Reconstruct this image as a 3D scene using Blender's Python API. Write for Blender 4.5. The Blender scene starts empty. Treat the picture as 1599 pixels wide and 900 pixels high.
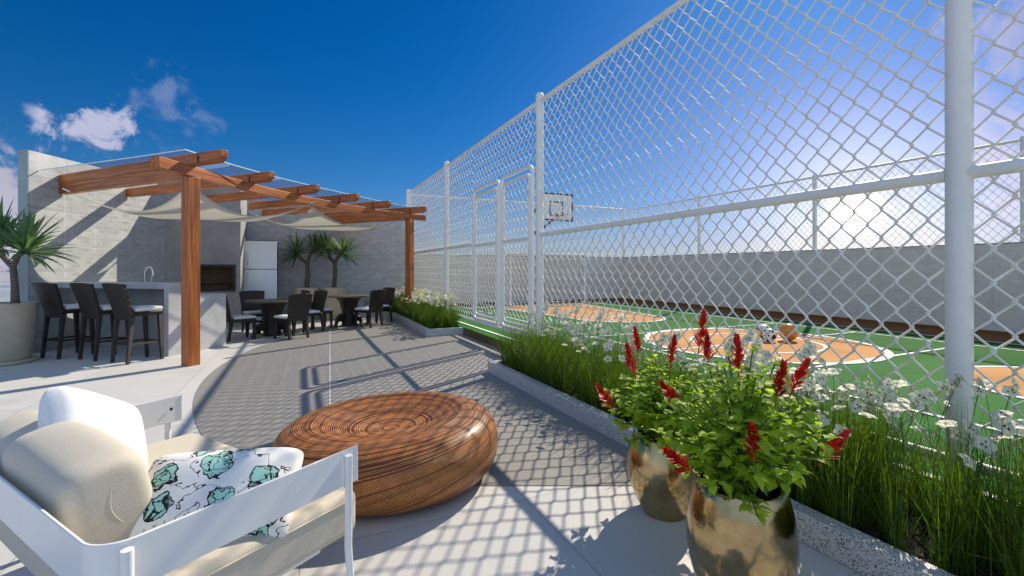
import bpy, math, random
from mathutils import Vector, Matrix
rnd = random.Random(7)
R = math.radians
S = bpy.context.scene
COL = S.collection

# ------------------------------------------------------------------ camera, sky, sun, exposure
cam_d = bpy.data.cameras.new('camera'); cam = bpy.data.objects.new('camera', cam_d); COL.objects.link(cam)
cam.location = (0, 0, 1.4); cam.rotation_euler = (R(90), 0, 0)
cam_d.sensor_width = 36; cam_d.lens = 16.1; cam_d.shift_y = -0.0181
cam_d.clip_start = 0.05; cam_d.clip_end = 4000
S.camera = cam

SUN_AZ = math.atan2(0.72, 1.0); SUN_EL = R(39.2)
W = bpy.data.worlds.new('World'); S.world = W; W.use_nodes = True
nt = W.node_tree; nt.nodes.clear()
def wn(t, **kw):
    n = nt.nodes.new(t)
    for k, v in kw.items(): setattr(n, k, v)
    return n
def wmath(op, a, b=None, c=None, clamp=False):
    n = wn('ShaderNodeMath', operation=op); n.use_clamp = clamp
    for i, v in enumerate((a, b, c)):
        if v is None: continue
        if isinstance(v, (int, float)): n.inputs[i].default_value = v
        else: nt.links.new(v, n.inputs[i])
    return n.outputs[0]
def wvec(op, a, b=None):
    n = wn('ShaderNodeVectorMath', operation=op)
    for i, v in enumerate((a, b)):
        if v is None: continue
        if isinstance(v, (tuple, list, Vector)): n.inputs[i].default_value = tuple(v)
        elif isinstance(v, (int, float)): n.inputs['Scale'].default_value = v
        else: nt.links.new(v, n.inputs[i])
    return n
def wmix(f, a, b, blend='MIX'):
    n = wn('ShaderNodeMix', data_type='RGBA', blend_type=blend)
    for i, v in ((0, f), (6, a), (7, b)):
        if isinstance(v, (int, float)): n.inputs[i].default_value = v
        elif isinstance(v, tuple): n.inputs[i].default_value = v + (1,)
        else: nt.links.new(v, n.inputs[i])
    return n.outputs[2]
SKY_STRENGTH = 0.15
sky = wn('ShaderNodeTexSky', sky_type='NISHITA'); sky.sun_disc = False
sky.sun_elevation = SUN_EL; sky.sun_rotation = SUN_AZ
sky.altitude = 200; sky.air_density = 1.0; sky.dust_density = 0.4; sky.ozone_density = 2.5
hs = wn('ShaderNodeHueSaturation'); hs.inputs['Saturation'].default_value = 1.45; hs.inputs['Value'].default_value = 0.86
hs.inputs['Hue'].default_value = 0.472
nt.links.new(sky.outputs[0], hs.inputs['Color'])
tc = wn('ShaderNodeTexCoord')
D = wvec('NORMALIZE', tc.outputs['Generated']).outputs[0]
skyc = hs.outputs[0]
# deepen the zenith a little (darker, clearer air high up)
sepz = wn('ShaderNodeSeparateXYZ'); nt.links.new(D, sepz.inputs[0])
mr = wn('ShaderNodeMapRange', interpolation_type='SMOOTHSTEP'); nt.links.new(sepz.outputs[2], mr.inputs[0])
mr.inputs[1].default_value = 0.02; mr.inputs[2].default_value = 0.5; mr.inputs[3].default_value = 0.0; mr.inputs[4].default_value = 1.0
tint = wmix(mr.outputs[0], (0.23, 0.285, 0.47), (0.015, 0.25, 0.50))
skyc = wmix(1.0, skyc, tint, 'MULTIPLY')
# warm low haze glow in the sky around where the sun is seen
gl = Vector((0.748, 1, 0.12)).normalized()
dt = wvec('DOT_PRODUCT', D, tuple(gl)).outputs['Value']
dtc = wmath('MAXIMUM', dt, 0.0)
g1 = wmath('POWER', dtc, 12.0); g2 = wmath('POWER', dtc, 75.0); g3 = wmath('POWER', dtc, 4200.0)
G1, G2, G3 = 1.05, 3.2, 60.0
def scaled(col, f, k):
    n = wn('ShaderNodeVectorMath', operation='SCALE'); n.inputs[0].default_value = col
    nt.links.new(wmath('MULTIPLY', f, k), n.inputs['Scale']); return n.outputs[0]
acc = skyc
# added fill: brighter sky put over the unseen half behind the viewer
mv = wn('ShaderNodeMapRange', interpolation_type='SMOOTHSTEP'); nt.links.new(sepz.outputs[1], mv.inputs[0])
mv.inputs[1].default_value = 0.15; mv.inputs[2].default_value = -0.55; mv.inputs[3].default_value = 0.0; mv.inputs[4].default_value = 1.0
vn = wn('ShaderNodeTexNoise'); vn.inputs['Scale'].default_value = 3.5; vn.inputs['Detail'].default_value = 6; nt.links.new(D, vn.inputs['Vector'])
sky_fill = wmix(vn.outputs[0], (1.3, 2.2, 3.8), (3.2, 4.1, 5.6))
acc = wmix(mv.outputs[0], acc, sky_fill)
# clouds: noise gathered round a few directions in the sky
def cloud(prev, cdir, rad, nscale, thr, soft, colour, opacity, seed, squash=(1, 1, 1)):
    c = Vector(cdir).normalized()
    dv = wvec('SUBTRACT', D, tuple(c)).outputs[0]
    dv = wvec('MULTIPLY', dv, squash).outputs[0]
    ln = wvec('LENGTH', dv).outputs['Value']
    fall = wmath('SUBTRACT', 1.0, wmath('DIVIDE', ln, rad))
    off = wvec('ADD', D, (seed, seed * 1.7, -seed)).outputs[0]
    nz = wn('ShaderNodeTexNoise'); nz.inputs['Scale'].default_value = nscale; nz.inputs['Detail'].default_value = 9
    nz.inputs['Roughness'].default_value = 0.62; nz.inputs['Distortion'].default_value = 0.35
    nt.links.new(off, nz.inputs['Vector'])
    m = wmath('ADD', wmath('MULTIPLY', nz.outputs[0], 2.2), wmath('MULTIPLY', fall, 0.62))
    mm = wn('ShaderNodeMapRange', interpolation_type='SMOOTHSTEP'); nt.links.new(m, mm.inputs[0])
    mm.inputs[1].default_value = thr; mm.inputs[2].default_value = thr + soft
    f = wmath('MULTIPLY', wmath('MULTIPLY', mm.outputs[0], opacity), wmath('MULTIPLY', fall, 4.0, clamp=True))
    nz2 = wn('ShaderNodeTexNoise'); nz2.inputs['Scale'].default_value = nscale * 0.8; nz2.inputs['Detail'].default_value = 5
    nt.links.new(wvec('ADD', off, (0.02, 0.0, 0.03)).outputs[0], nz2.inputs['Vector'])
    cc = wmix(nz2.outputs[0], tuple(x * 0.72 for x in colour), tuple(x * 1.22 for x in colour))
    return wmix(f, prev, cc)
acc = cloud(acc, (-0.885, 1, 0.305), 0.10, 14.0, 1.36, 0.26, (2.7, 2.8, 3.7), 0.92, 1.3, (1, 1, 1.55))
acc = cloud(acc, (-1.13, 1, 0.17), 0.15, 10.0, 1.16, 0.30, (2.9, 2.8, 3.5), 0.95, 4.1)
acc = cloud(acc, (-0.74, 1, 0.35), 0.11, 17.0, 1.42, 0.5, (2.4, 2.7, 3.8), 0.28, 7.7)
acc = cloud(acc, (1.10, 1, 0.42), 0.19, 9.0, 1.25, 0.5, (2.6, 2.5, 3.4), 0.6, 2.2)
acc = cloud(acc, (1.12, 1, 0.16), 0.17, 7.0, 1.2, 0.5, (3.2, 2.9, 3.6), 0.6, 5.5)
acc = wvec('ADD', acc, scaled((1.0, 0.76, 0.98), g1, G1)).outputs[0]
acc = wvec('ADD', acc, scaled((1.0, 0.74, 0.38), g2, G2)).outputs[0]
acc = wvec('ADD', acc, scaled((1.0, 0.90, 0.62), g3, G3)).outputs[0]
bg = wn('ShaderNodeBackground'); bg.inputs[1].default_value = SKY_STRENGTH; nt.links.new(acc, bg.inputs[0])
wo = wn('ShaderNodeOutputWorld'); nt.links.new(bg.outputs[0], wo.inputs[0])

sd = bpy.data.lights.new('sun', 'SUN'); sd.energy = 4.7; sd.angle = R(0.5); sd.color = (1.0, 0.89, 0.71)
sun = bpy.data.objects.new('sun', sd); COL.objects.link(sun)
sv = Vector((math.sin(SUN_AZ) * math.cos(SUN_EL), math.cos(SUN_AZ) * math.cos(SUN_EL), math.sin(SUN_EL)))
sun.rotation_euler = sv.to_track_quat('Z', 'Y').to_euler(); sun.location = (6, 8, 12)
S.view_settings.view_transform = 'Standard'; S.view_settings.look = 'None'
S.view_settings.exposure = 0.36; S.view_settings.gamma = 1.0; S.view_settings.use_curve_mapping = False
S.cycles.max_bounces = 8; S.cycles.transparent_max_bounces = 16

# ------------------------------------------------------------------ helpers: materials
class NT:
    def __init__(s, name):
        s.m = bpy.data.materials.new(name); s.m.use_nodes = True; s.t = s.m.node_tree
        s.b = s.t.nodes['Principled BSDF']; s.out = s.t.nodes['Material Output']
    def n(s, t, ins=None, **kw):
        n = s.t.nodes.new(t)
        for k, v in kw.items(): setattr(n, k, v)
        for k, v in (ins or {}).items(): s.set(n.inputs[k], v)
        return n
    def set(s, sock, v):
        if isinstance(v, bpy.types.NodeSocket): s.t.links.new(v, sock)
        elif isinstance(v, (tuple, list, Vector)):
            v = tuple(v)
            sock.default_value = v + (1,) if len(v) == 3 and len(sock.default_value) == 4 else v
        else: sock.default_value = v
    def math(s, op, a, b=None, c=None):
        n = s.t.nodes.new('ShaderNodeMath'); n.operation = op
        for i, v in enumerate((a, b, c)):
            if v is not None: s.set(n.inputs[i], v)
        return n.outputs[0]
    def vec(s, op, a, b=None, out=0):
        n = s.t.nodes.new('ShaderNodeVectorMath'); n.operation = op
        s.set(n.inputs[0], a)
        if b is not None: s.set(n.inputs[1], b)
        return n.outputs[out]
    def mix(s, f, a, b, blend='MIX'):
        n = s.t.nodes.new('ShaderNodeMix'); n.data_type = 'RGBA'; n.blend_type = blend
        s.set(n.inputs[0], f); s.set(n.inputs[6], a); s.set(n.inputs[7], b); return n.outputs[2]
    def gc(s, scale=(1, 1, 1)):
        a = s.t.nodes.new('ShaderNodeAttribute'); a.attribute_name = 'gc'
        return s.vec('MULTIPLY', a.outputs['Vector'], scale)
    def obj(s):
        return s.t.nodes.new('ShaderNodeTexCoord').outputs['Object']
    def noise(s, vec, scale, detail=4, rough=.55, out=0):
        n = s.n('ShaderNodeTexNoise', {'Scale': scale, 'Detail': detail, 'Roughness': rough})
        s.t.links.new(vec, n.inputs['Vector']); return n.outputs[out]
    def ramp(s, f, lo, hi, a=0.0, b=1.0, smooth=True):
        n = s.n('ShaderNodeMapRange', {0: f, 1: lo, 2: hi, 3: a, 4: b})
        if smooth: n.interpolation_type = 'SMOOTHSTEP'
        return n.outputs[0]
    def bump(s, h, strength=.3, dist=.01):
        n = s.n('ShaderNodeBump', {'Height': h, 'Strength': strength, 'Distance': dist})
        s.t.links.new(n.outputs[0], s.b.inputs['Normal']); return n
    def base(s, c): s.set(s.b.inputs['Base Color'], c)
    def p(s, **kw):
        for k, v in kw.items(): s.set(s.b.inputs[k.replace('_', ' ')], v)
        return s
def k3(c, f): return tuple(min(1, x * f) for x in c)

def court_mat(name, col):
    n = NT(name); v = n.gc(); a = n.noise(v, .9, 7, .65); b = n.noise(n.gc((3, 14, 1)), 1.0, 5, .7); d = n.noise(v, 160, 2)
    c = n.mix(n.ramp(a, .3, .72), k3(col, .82), k3(col, 1.14)); c = n.mix(n.ramp(b, .60, .80, 0, .28), c, (.30, .29, .25)); c = n.mix(n.ramp(d, .45, .7, 0, .22), c, k3(col, .6))
    n.base(c); n.p(Roughness=.85); n.b.inputs['Specular IOR Level'].default_value = .08; n.bump(d, .15, .003); return n.m

def mat(name, col, rough=.6, var=.12, scale=6, bump=0, bscale=60, metal=0, spec=.5, detail=4, dist=.004):
    n = NT(name); v = n.gc()
    f = n.noise(v, scale, detail)
    n.base(n.mix(n.ramp(f, .3, .7), k3(col, 1 - var), k3(col, 1 + var)))
    n.p(Roughness=rough, Metallic=metal); n.b.inputs['Specular IOR Level'].default_value = spec
    if bump: n.bump(n.noise(v, bscale, 3), bump, dist)
    return n.m

def wood_mat():
    n = NT('wood_stained'); v = n.gc((1.2, 22, 22)); v2 = n.gc((3, 90, 90))
    a = n.noise(v, 1.0, 5, .6); b = n.noise(v2, 1.0, 3, .6)
    c = n.mix(n.ramp(a, .3, .72), (.25, .066, .012), (.58, .190, .040))
    c = n.mix(n.ramp(b, .5, .75, 0, .5), c, (.13, .035, .010))
    n.base(c); n.p(Roughness=.45); n.bump(b, .25, .003); return n.m

def tile_mat(name='wall_tile', con=1.0):
    # pale rectangular wall tiles of mixed tint, thin joints, with a wider grid of joints
    n = NT(name); v = n.gc()
    def brick(w, h, off, mort, c1, c2, cm):
        b = n.n('ShaderNodeTexBrick', {'Vector': v, 'Color1': c1, 'Color2': c2, 'Mortar': cm, 'Scale': 1.0, 'Mortar Size': mort,
                'Mortar Smooth': .1, 'Bias': 0.0, 'Brick Width': w, 'Row Height': h})
        b.offset = off; b.squash = 1; return b
    b1 = brick(.15, .075, .5, .003, (.38, .40, .40), (.58, .585, .575), (.62, .62, .61))
    b2 = brick(.225, .075, .37, .003, (.37, .39, .40), (.60, .60, .585), (.62, .62, .61))
    c = n.mix(.5, b1.outputs[0], b2.outputs[0])
    g = brick(.60, .60, 0, .004, (1, 1, 1), (1, 1, 1), (1.3, 1.3, 1.3))
    c = n.mix(1, c, g.outputs[0], 'MULTIPLY')
    f = n.noise(v, 1.3, 4); c = n.mix(n.ramp(f, .3, .7, 0, .22), c, (.40, .42, .42))
    if con < 1: c = n.mix(con, (.72, .66, .57), n.mix(1, c, (1.35, 1.24, 1.08), 'MULTIPLY'))
    sk = n.noise(n.gc((5, .45, 5)), 1.0, 6, .65); c = n.mix(n.ramp(sk, .50, .78, 0, .30), c, (.30, .29, .27))
    n.base(c); n.p(Roughness=.55)
    n.bump(n.math('SUBTRACT', 1.0, b2.outputs[1]), .25, .002); return n.m

def slab_mat():
    # large pale granite slabs, laid parallel to the court fence
    n = NT('granite_slab'); v = n.gc()
    b = n.n('ShaderNodeTexBrick', {'Vector': v, 'Color1': (.51, .505, .49), 'Color2': (.60, .595, .58), 'Mortar': (.30, .30, .30), 'Scale': 1.0,
            'Mortar Size': .004, 'Mortar Smooth': .1, 'Bias': 0.0, 'Brick Width': 1.25, 'Row Height': 1.25}); b.offset = 0
    s1 = n.noise(v, 140, 2, .7); s2 = n.noise(v, 5, 5)
    c = n.mix(n.ramp(s1, .42, .62, 0, .30), b.outputs[0], (.27, .27, .275))
    c = n.mix(n.ramp(s1, .60, .72, 0, .35), c, (.70, .69, .66))
    c = n.mix(n.ramp(s2, .35, .75, 0, .28), c, (.47, .47, .46))
    st_ = n.noise(v, .55, 7, .68); c = n.mix(n.ramp(st_, .52, .74, 0, .30), c, (.33, .325, .31)); n.base(c); n.p(Roughness=n.ramp(st_, .4, .7, .66, .48)); n.bump(s1, .12, .002); return n.m

def paver_mat():
    # small grey-tan setts inside the round bay, with one pale inlay line every 3 m
    n = NT('paver_setts'); v = n.gc()
    b = n.n('ShaderNodeTexBrick', {'Vector': v, 'Color1': (.232, .228, .215), 'Color2': (.255, .250, .236), 'Mortar': (.220, .215, .202), 'Scale': 1.0,
            'Mortar Size': .0035, 'Mortar Smooth': .2, 'Bias': 0.0, 'Brick Width': .10, 'Row Height': .10}); b.offset = 0
    s1 = n.noise(v, 120, 2, .7); s2 = n.noise(v, 1.6, 5)
    c = n.mix(n.ramp(s1, .45, .65, 0, .4), b.outputs[0], (.17, .16, .145))
    c = n.mix(n.ramp(s2, .3, .75, 0, .35), c, (.235, .22, .20))
    n.base(c); n.p(Roughness=.7); n.bump(s1, .25, .003); return n.m

def concrete_mat(name, col):
    n = NT(name); v = n.gc(); a = n.noise(v, 2.2, 6, .6); b = n.noise(v, 90, 2, .7)
    c = n.mix(n.ramp(a, .3, .72), k3(col, .84), k3(col, 1.12)); c = n.mix(n.ramp(b, .5, .7, 0, .3), c, k3(col, .7))
    n.base(c); n.p(Roughness=.6); n.bump(b, .1, .002); return n.m

def granite_mat():
    n = NT('speckled_granite'); v = n.gc()
    vo = n.n('ShaderNodeTexVoronoi', {'Vector': v, 'Scale': 230.0}); f = n.noise(v, 170, 2, .6)
    sp = n.n('ShaderNodeSeparateColor'); n.t.links.new(vo.outputs['Color'], sp.inputs[0])
    c = n.mix(n.ramp(sp.outputs[0], .70, .74), (.50, .50, .49), (.045, .045, .05))
    c = n.mix(n.ramp(sp.outputs[1], .62, .7), c, (.66, .66, .65))
    c = n.mix(n.ramp(f, .55, .7, 0, .5), c, (.32, .32, .33))
    n.base(c); n.p(Roughness=.4); return n.m

def wicker_mat():
    n = NT('dark_wicker'); v = n.gc()
    w1 = n.n('ShaderNodeTexWave', {'Vector': v, 'Scale': 34.0, 'Distortion': 1.0, 'Detail': 1.0}); w1.bands_direction = 'Z'
    w2 = n.n('ShaderNodeTexWave', {'Vector': v, 'Scale': 30.0, 'Distortion': .5}); w2.bands_direction = 'Y'
    h = n.math('MULTIPLY', w1.outputs[1], w2.outputs[1])
    n.base(n.mix(h, (.014, .010, .007), (.062, .046, .034))); n.p(Roughness=.45); n.bump(h, .6, .004); return n.m

def fabric_mat(name, col, scale=900, bump=.25, var=.06, trans=0.0):
    n = NT(name); v = n.gc()
    w1 = n.n('ShaderNodeTexWave', {'Vector': v, 'Scale': scale / 6, 'Distortion': .6}); w1.bands_direction = 'X'
    w2 = n.n('ShaderNodeTexWave', {'Vector': v, 'Scale': scale / 6, 'Distortion': .6}); w2.bands_direction = 'Y'
    h = n.math('ADD', w1.outputs[1], w2.outputs[1]); big = n.noise(v, 5, 4)
    c = n.mix(n.ramp(big, .3, .7), k3(col, 1 - var), k3(col, 1 + var)); c = n.mix(n.ramp(h, .6, 1.6, 0, .12), k3(col, .86), c)
    c = n.mix(.75, c, n.mix(n.ramp(n.noise(v, 260, 2, .7), .35, .65), k3(col, .86), k3(col, 1.06)))
    n.base(c); n.p(Roughness=.85); n.b.inputs['Sheen Weight'].default_value = .15
    hb = n.math('ADD', n.math('MULTIPLY', n.noise(v, 300, 2), .5), n.math('MULTIPLY', n.noise(v, 7, 2), .9))
    n.bump(hb, bump, .006)
    if trans:
        tr = n.n('ShaderNodeBsdfTranslucent', {'Color': col}); mx = n.n('ShaderNodeMixShader', {0: trans})
        n.t.links.new(n.b.outputs[0], mx.inputs[1]); n.t.links.new(tr.outputs[0], mx.inputs[2]); n.t.links.new(mx.outputs[0], n.out.inputs[0])
    return n.m

def leaf_mat(name, lo, hi, rough=.45, trans=.3, scale=9, attr=True, tmul=(1.5, 1.7, .6)):
    n = NT(name); v = n.gc(); f = n.noise(v, scale, 3)
    a = n.t.nodes.new('ShaderNodeAttribute'); a.attribute_name = 'rv'
    c = n.mix(n.math('MULTIPLY', n.math('ADD', a.outputs['Fac'], f), .5) if attr else f, lo, hi)
    n.base(c); n.p(Roughness=rough)
    if trans:
        tr = n.n('ShaderNodeBsdfTranslucent', {'Color': n.mix(1, c, tmul, 'MULTIPLY')}); mx = n.n('ShaderNodeMixShader', {0: trans})
        n.t.links.new(n.b.outputs[0], mx.inputs[1]); n.t.links.new(tr.outputs[0], mx.inputs[2]); n.t.links.new(mx.outputs[0], n.out.inputs[0])
    return n.m

def glass_mat(name, tint, refl=.10):
    n = NT(name); tr = n.n('ShaderNodeBsdfTransparent', {'Color': tint}); gl_ = n.n('ShaderNodeBsdfGlossy', {'Roughness': .02})
    lw_ = n.n('ShaderNodeLayerWeight', {'Blend': .5}); fc = n.math('POWER', lw_.outputs['Facing'], 4.0); mx = n.n('ShaderNodeMixShader', {0: n.math('ADD', n.math('MULTIPLY', fc, .55), .04)})
    n.t.links.new(tr.outputs[0], mx.inputs[1]); n.t.links.new(gl_.outputs[0], mx.inputs[2]); n.t.links.new(mx.outputs[0], n.out.inputs[0])
    return n.m

def rattan_mat():
    # gc = (angle in turns, profile length in m, 0): strands wind slowly round the pouf
    n = NT('rattan_strands'); a = n.t.nodes.new('ShaderNodeAttribute'); a.attribute_name = 'gc'
    sp = n.n('ShaderNodeSeparateXYZ'); n.t.links.new(a.outputs['Vector'], sp.inputs[0])
    o = n.obj()
    wob = n.math('MULTIPLY', n.math('SUBTRACT', n.noise(o, 2.5, 3), .5), .035)
    l = n.math('ADD', n.math('ADD', sp.outputs[1], wob), sp.outputs[2])
    row = n.math('MULTIPLY', l, 72.0)
    fr = n.math('FRACT', row); fl = n.math('FLOOR', row)
    wnz = n.n('ShaderNodeTexWhiteNoise', noise_dimensions='1D'); n.t.links.new(fl, wnz.inputs['W'])
    along = n.noise(n.vec('MULTIPLY', o, (7, 7, 7)), 2.0, 4)
    c = n.mix(n.ramp(wnz.outputs[0], .0, .8), (.14, .038, .007), (.50, .165, .034))
    cr_m = n.math('MULTIPLY', n.ramp(n.math('ABSOLUTE', n.math('SUBTRACT', fr, .30)), .07, .14, 1, 0), n.ramp(wnz.outputs[0], .12, .2)); c = n.mix(n.math('MULTIPLY', cr_m, .85), c, (.66, .37, .14))
    c = n.mix(n.ramp(along, .35, .75, 0, .45), c, (.20, .052, .012))
    fine = n.noise(n.vec('MULTIPLY', o, (1, 1, 1)), 110, 2)
    c = n.mix(n.ramp(fine, .55, .75, 0, .55), c, (.05, .014, .005))
    prof = n.ramp(n.math('ABSOLUTE', n.math('SUBTRACT', fr, .42)), .30, .52, 1, 0)
    c = n.mix(n.ramp(prof, 0.1, .65), (.018, .007, .003), c)
    n.b.inputs['Specular IOR Level'].default_value = .3; n.base(c); n.p(Roughness=.42); n.b.inputs['Coat Weight'].default_value = .12; n.b.inputs['Coat Roughness'].default_value = .25
    n.bump(prof, .55, .006); return n.m

def floral_mat():
    # white cotton printed with teal blooms outlined in black and thin black twigs; gc = pillow plane in metres
    n = NT('floral_print'); v = n.gc((1, 1, 0))
    wv = n.n('ShaderNodeTexNoise', {'Vector': v, 'Scale': 24.0, 'Detail': 3.0})
    warp = n.vec('MULTIPLY', n.vec('SUBTRACT', wv.outputs['Color'], (.5, .5, .5)), (.07, .07, 0))
    vw = n.vec('ADD', v, warp)
    dmin = None
    for (x, y, r) in ((-.17, .055, .052), (.0, .085, .066), (.185, .02, .055), (.055, -.055, .05), (.20, -.12, .06), (-.15, -.06, .05), (-.02, -.14, .045), (-.08, .18, .05), (.08, .19, .05)):
        d = n.math('SUBTRACT', n.vec('LENGTH', n.vec('SUBTRACT', vw, (x, y, 0)), out=1), r * .86)
        dmin = d if dmin is None else n.math('MINIMUM', dmin, d)
    vo = n.n('ShaderNodeTexVoronoi', {'Vector': n.vec('MULTIPLY', vw, (22, 28, 1)), 'Scale': 1.0}, feature='DISTANCE_TO_EDGE')
    bloom = n.ramp(dmin, -.001, .001, 1, 0, False)
    edge = n.ramp(vo.outputs['Distance'], .03, .05, 1, 0)
    rim = n.ramp(n.math('ABSOLUTE', dmin), .0022, .0036, 1, 0)
    c = n.mix(bloom, (.80, .79, .76), (.36, .66, .56))
    c = n.mix(n.math('MULTIPLY', bloom, edge), c, (.008, .008, .01))
    c = n.mix(rim, c, (.008, .008, .01))
    tw = n.noise(n.vec('MULTIPLY', v, (7, 9, 1)), 1.0, 3, .65)
    line = n.ramp(n.math('ABSOLUTE', n.math('SUBTRACT', tw, .5)), .006, .010, 1, 0)
    mask = n.ramp(n.noise(v, 6.0, 1), .46, .5)
    c = n.mix(n.math('MULTIPLY', n.math('MULTIPLY', line, mask), n.ramp(dmin, .0, .03, 1, 1)), c, (.01, .01, .012))
    n.base(c); n.p(Roughness=.85); n.bump(n.noise(v, 400, 2), .12, .003); return n.m

def gold_mat():
    n = NT('bronze_glaze'); v = n.gc()
    f = n.noise(v, 7, 4); vo = n.n('ShaderNodeTexVoronoi', {'Vector': v, 'Scale': 13.0})
    n.base(n.mix(n.ramp(f, .3, .7), (.38, .27, .12), (.58, .44, .23))); n.p(Metallic=1.0, Roughness=n.ramp(f, .3, .7, .12, .24))
    h = n.math('ADD', n.math('MULTIPLY', vo.outputs['Distance'], .8), f); n.bump(h, .22, .012); return n.m

def ball_mat(name, kind):
    n = NT(name); o = n.obj(); sp = n.n('ShaderNodeSeparateXYZ'); u = n.vec('NORMALIZE', o); n.t.links.new(u, sp.inputs[0])
    if kind == 'football':
        best = None; ph = (1 + 5 ** .5) / 2
        for a in (-1, 1):
            for b in (-1, 1):
                for p in ((0, a, b * ph), (a, b * ph, 0), (b * ph, 0, a)):
                    q = Matrix.Rotation(.9, 3, 'X') @ Matrix.Rotation(.4, 3, 'Z') @ Vector(p).normalized()
                    d = n.vec('DOT_PRODUCT', u, tuple(q), out=1); best = d if best is None else n.math('MAXIMUM', best, d)
        c = n.mix(n.ramp(best, .925, .935), (.75, .74, .72), (.02, .012, .01)); rough = .35
    elif kind == 'basketball':
        q = [tuple((Matrix.Rotation(.5, 3, 'Y') @ Matrix.Rotation(.4, 3, 'Z') @ Vector(e))) for e in ((1, 0, 0), (0, 1, 0), (0, 0, 1))]
        ds = [n.math('ABSOLUTE', n.vec('DOT_PRODUCT', u, e, out=1)) for e in q]
        m_ = n.math('MINIMUM', n.math('MINIMUM', ds[0], ds[1]), n.math('ABSOLUTE', n.math('SUBTRACT', ds[2], .55)))
        c = n.mix(n.ramp(m_, .012, .022), (.03, .012, .005), (.62, .25, .03)); rough = .3
    else:
        w = n.math('SINE', n.math('ADD', n.math('MULTIPLY', sp.outputs[0], 6), n.math('MULTIPLY', sp.outputs[2], 3)))
        c = n.mix(n.ramp(w, -.05, .05), (.72, .72, .74), (.70, .50, .05)); c = n.mix(n.ramp(w, .6, .7), c, (.06, .09, .42)); rough = .4
    n.base(c); n.p(Roughness=rough); n.bump(n.noise(o, 90, 2), .1, .003); return n.m

def bark_mat():
    n = NT('ringed_bark'); v = n.obj(); w = n.n('ShaderNodeTexWave', {'Vector': v, 'Scale': 9.0, 'Distortion': 3.0, 'Detail': 3.0}); w.bands_direction = 'Z'
    f = n.noise(v, 14, 4); h = n.math('ADD', w.outputs[1], f)
    n.base(n.mix(n.ramp(h, .5, 1.4), (.07, .055, .04), (.19, .155, .12))); n.p(Roughness=.85); n.bump(h, .6, .01); return n.m

def steel_mat():
    n = NT('brushed_steel'); v = n.gc((60, 60, 1.5)); f = n.noise(v, 1.0, 3)
    n.base((.74, .79, .81)); n.p(Metallic=1.0, Roughness=n.ramp(f, .3, .7, .40, .44)); return n.m

M = {}
M['table_weave'] = mat('table_weave', (.105, .088, .052), .45, .2, 30, .3, 200)
M['wood'] = wood_mat(); M['tile'] = tile_mat(); M['slab'] = slab_mat(); M['paver'] = paver_mat()
M['concrete'] = concrete_mat('smooth_concrete', (.36, .36, .345)); M['counter'] = concrete_mat('counter_stone', (.50, .50, .50))
M['wallgrey'] = tile_mat('court_tile', .45); M['granite'] = granite_mat(); M['wicker'] = wicker_mat()
M['white_metal'] = mat('white_powder_coat', (.78, .79, .78), .35, .03, 3, 0)
M['fence_white'] = mat('white_fence_paint', (.84, .82, .76), .45, .04, 4, .05, 80, spec=.35)
M['wire'] = mat('coated_wire', (.84, .81, .72), .65, .05, 5, spec=.15)
M['wire_far'] = mat('coated_wire_darker', (.74, .71, .62), .65, .05, 5, spec=.15)  # slightly darker coated wire for the far fences
M['cushion_white'] = fabric_mat('white_cushion', (.74, .75, .76)); M['linen'] = fabric_mat('beige_linen', (.60, .54, .43))
M['pillow_white'] = fabric_mat('white_cotton', (.82, .82, .82), 900, .15); M['sail'] = fabric_mat('shade_canvas', (.88, .86, .79), 700, .05, .03, .45)
M['floral'] = floral_mat(); M['rattan'] = rattan_mat(); M['gold'] = gold_mat()
M['court_green'] = court_mat('court_green', (.032, .150, .024)); M['court_orange'] = court_mat('court_orange', (.56, .285, .11))
M['court_brown'] = mat('court_border', (.22, .095, .030), .85, .10, 2, .15, 150, spec=.1); M['line'] = mat('line_paint', (.80, .80, .79), .8, .03, 6, spec=.15)
M['riser'] = mat('riser_earth', (.12, .085, .030), .85, .25, 2.5, .3, 40)
M['soil'] = mat('soil', (.035, .026, .018), .95, .4, 20, .8, 60, dist=.02)
M['grass'] = leaf_mat('grass_blade', (.036, .082, .005), (.145, .225, .018), .5, .40, 3)
M['petal'] = leaf_mat('white_petal', (.68, .68, .50), (.90, .88, .70), .6, .28, 20, tmul=(1, 1, .85)); M['petal_spot'] = mat('petal_spot', (.05, .012, .008), .6, .2, 9)
M['stalk'] = leaf_mat('flower_stalk', (.06, .12, .02), (.13, .22, .05), .5, .15, 6)
M['salvia_leaf'] = leaf_mat('bush_leaf', (.095, .20, .015), (.46, .58, .055), .6, .50, 8, tmul=(1.8, 1.9, .6)); M['salvia_red'] = leaf_mat('red_spike', (.42, .006, .006), (.75, .025, .014), .5, .25, 25, tmul=(1, 1, 1))
M['yucca_leaf'] = leaf_mat('sword_leaf', (.050, .115, .050), (.20, .31, .15), .45, .25, 5); M['bark'] = bark_mat()
M['pot_beige'] = concrete_mat('beige_planter', (.52, .45, .33)); M['black'] = mat('black_metal', (.015, .015, .016), .4, .1, 5)
M['fire_brick'] = None
def fire_brick():
    n = NT('fire_brick'); v = n.gc(); b = n.n('ShaderNodeTexBrick', {'Vector': v, 'Color1': (.30, .20, .10), 'Color2': (.22, .14, .07), 'Mortar': (.08, .06, .05), 'Scale': 1.0,
        'Mortar Size': .004, 'Brick Width': .22, 'Row Height': .07}); n.base(b.outputs[0]); n.p(Roughness=.85); return n.m
M['fire_brick'] = fire_brick()
M['steel'] = steel_mat(); M['chrome'] = mat('chrome', (.80, .81, .82), .12, .02, 4, metal=1)
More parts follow.
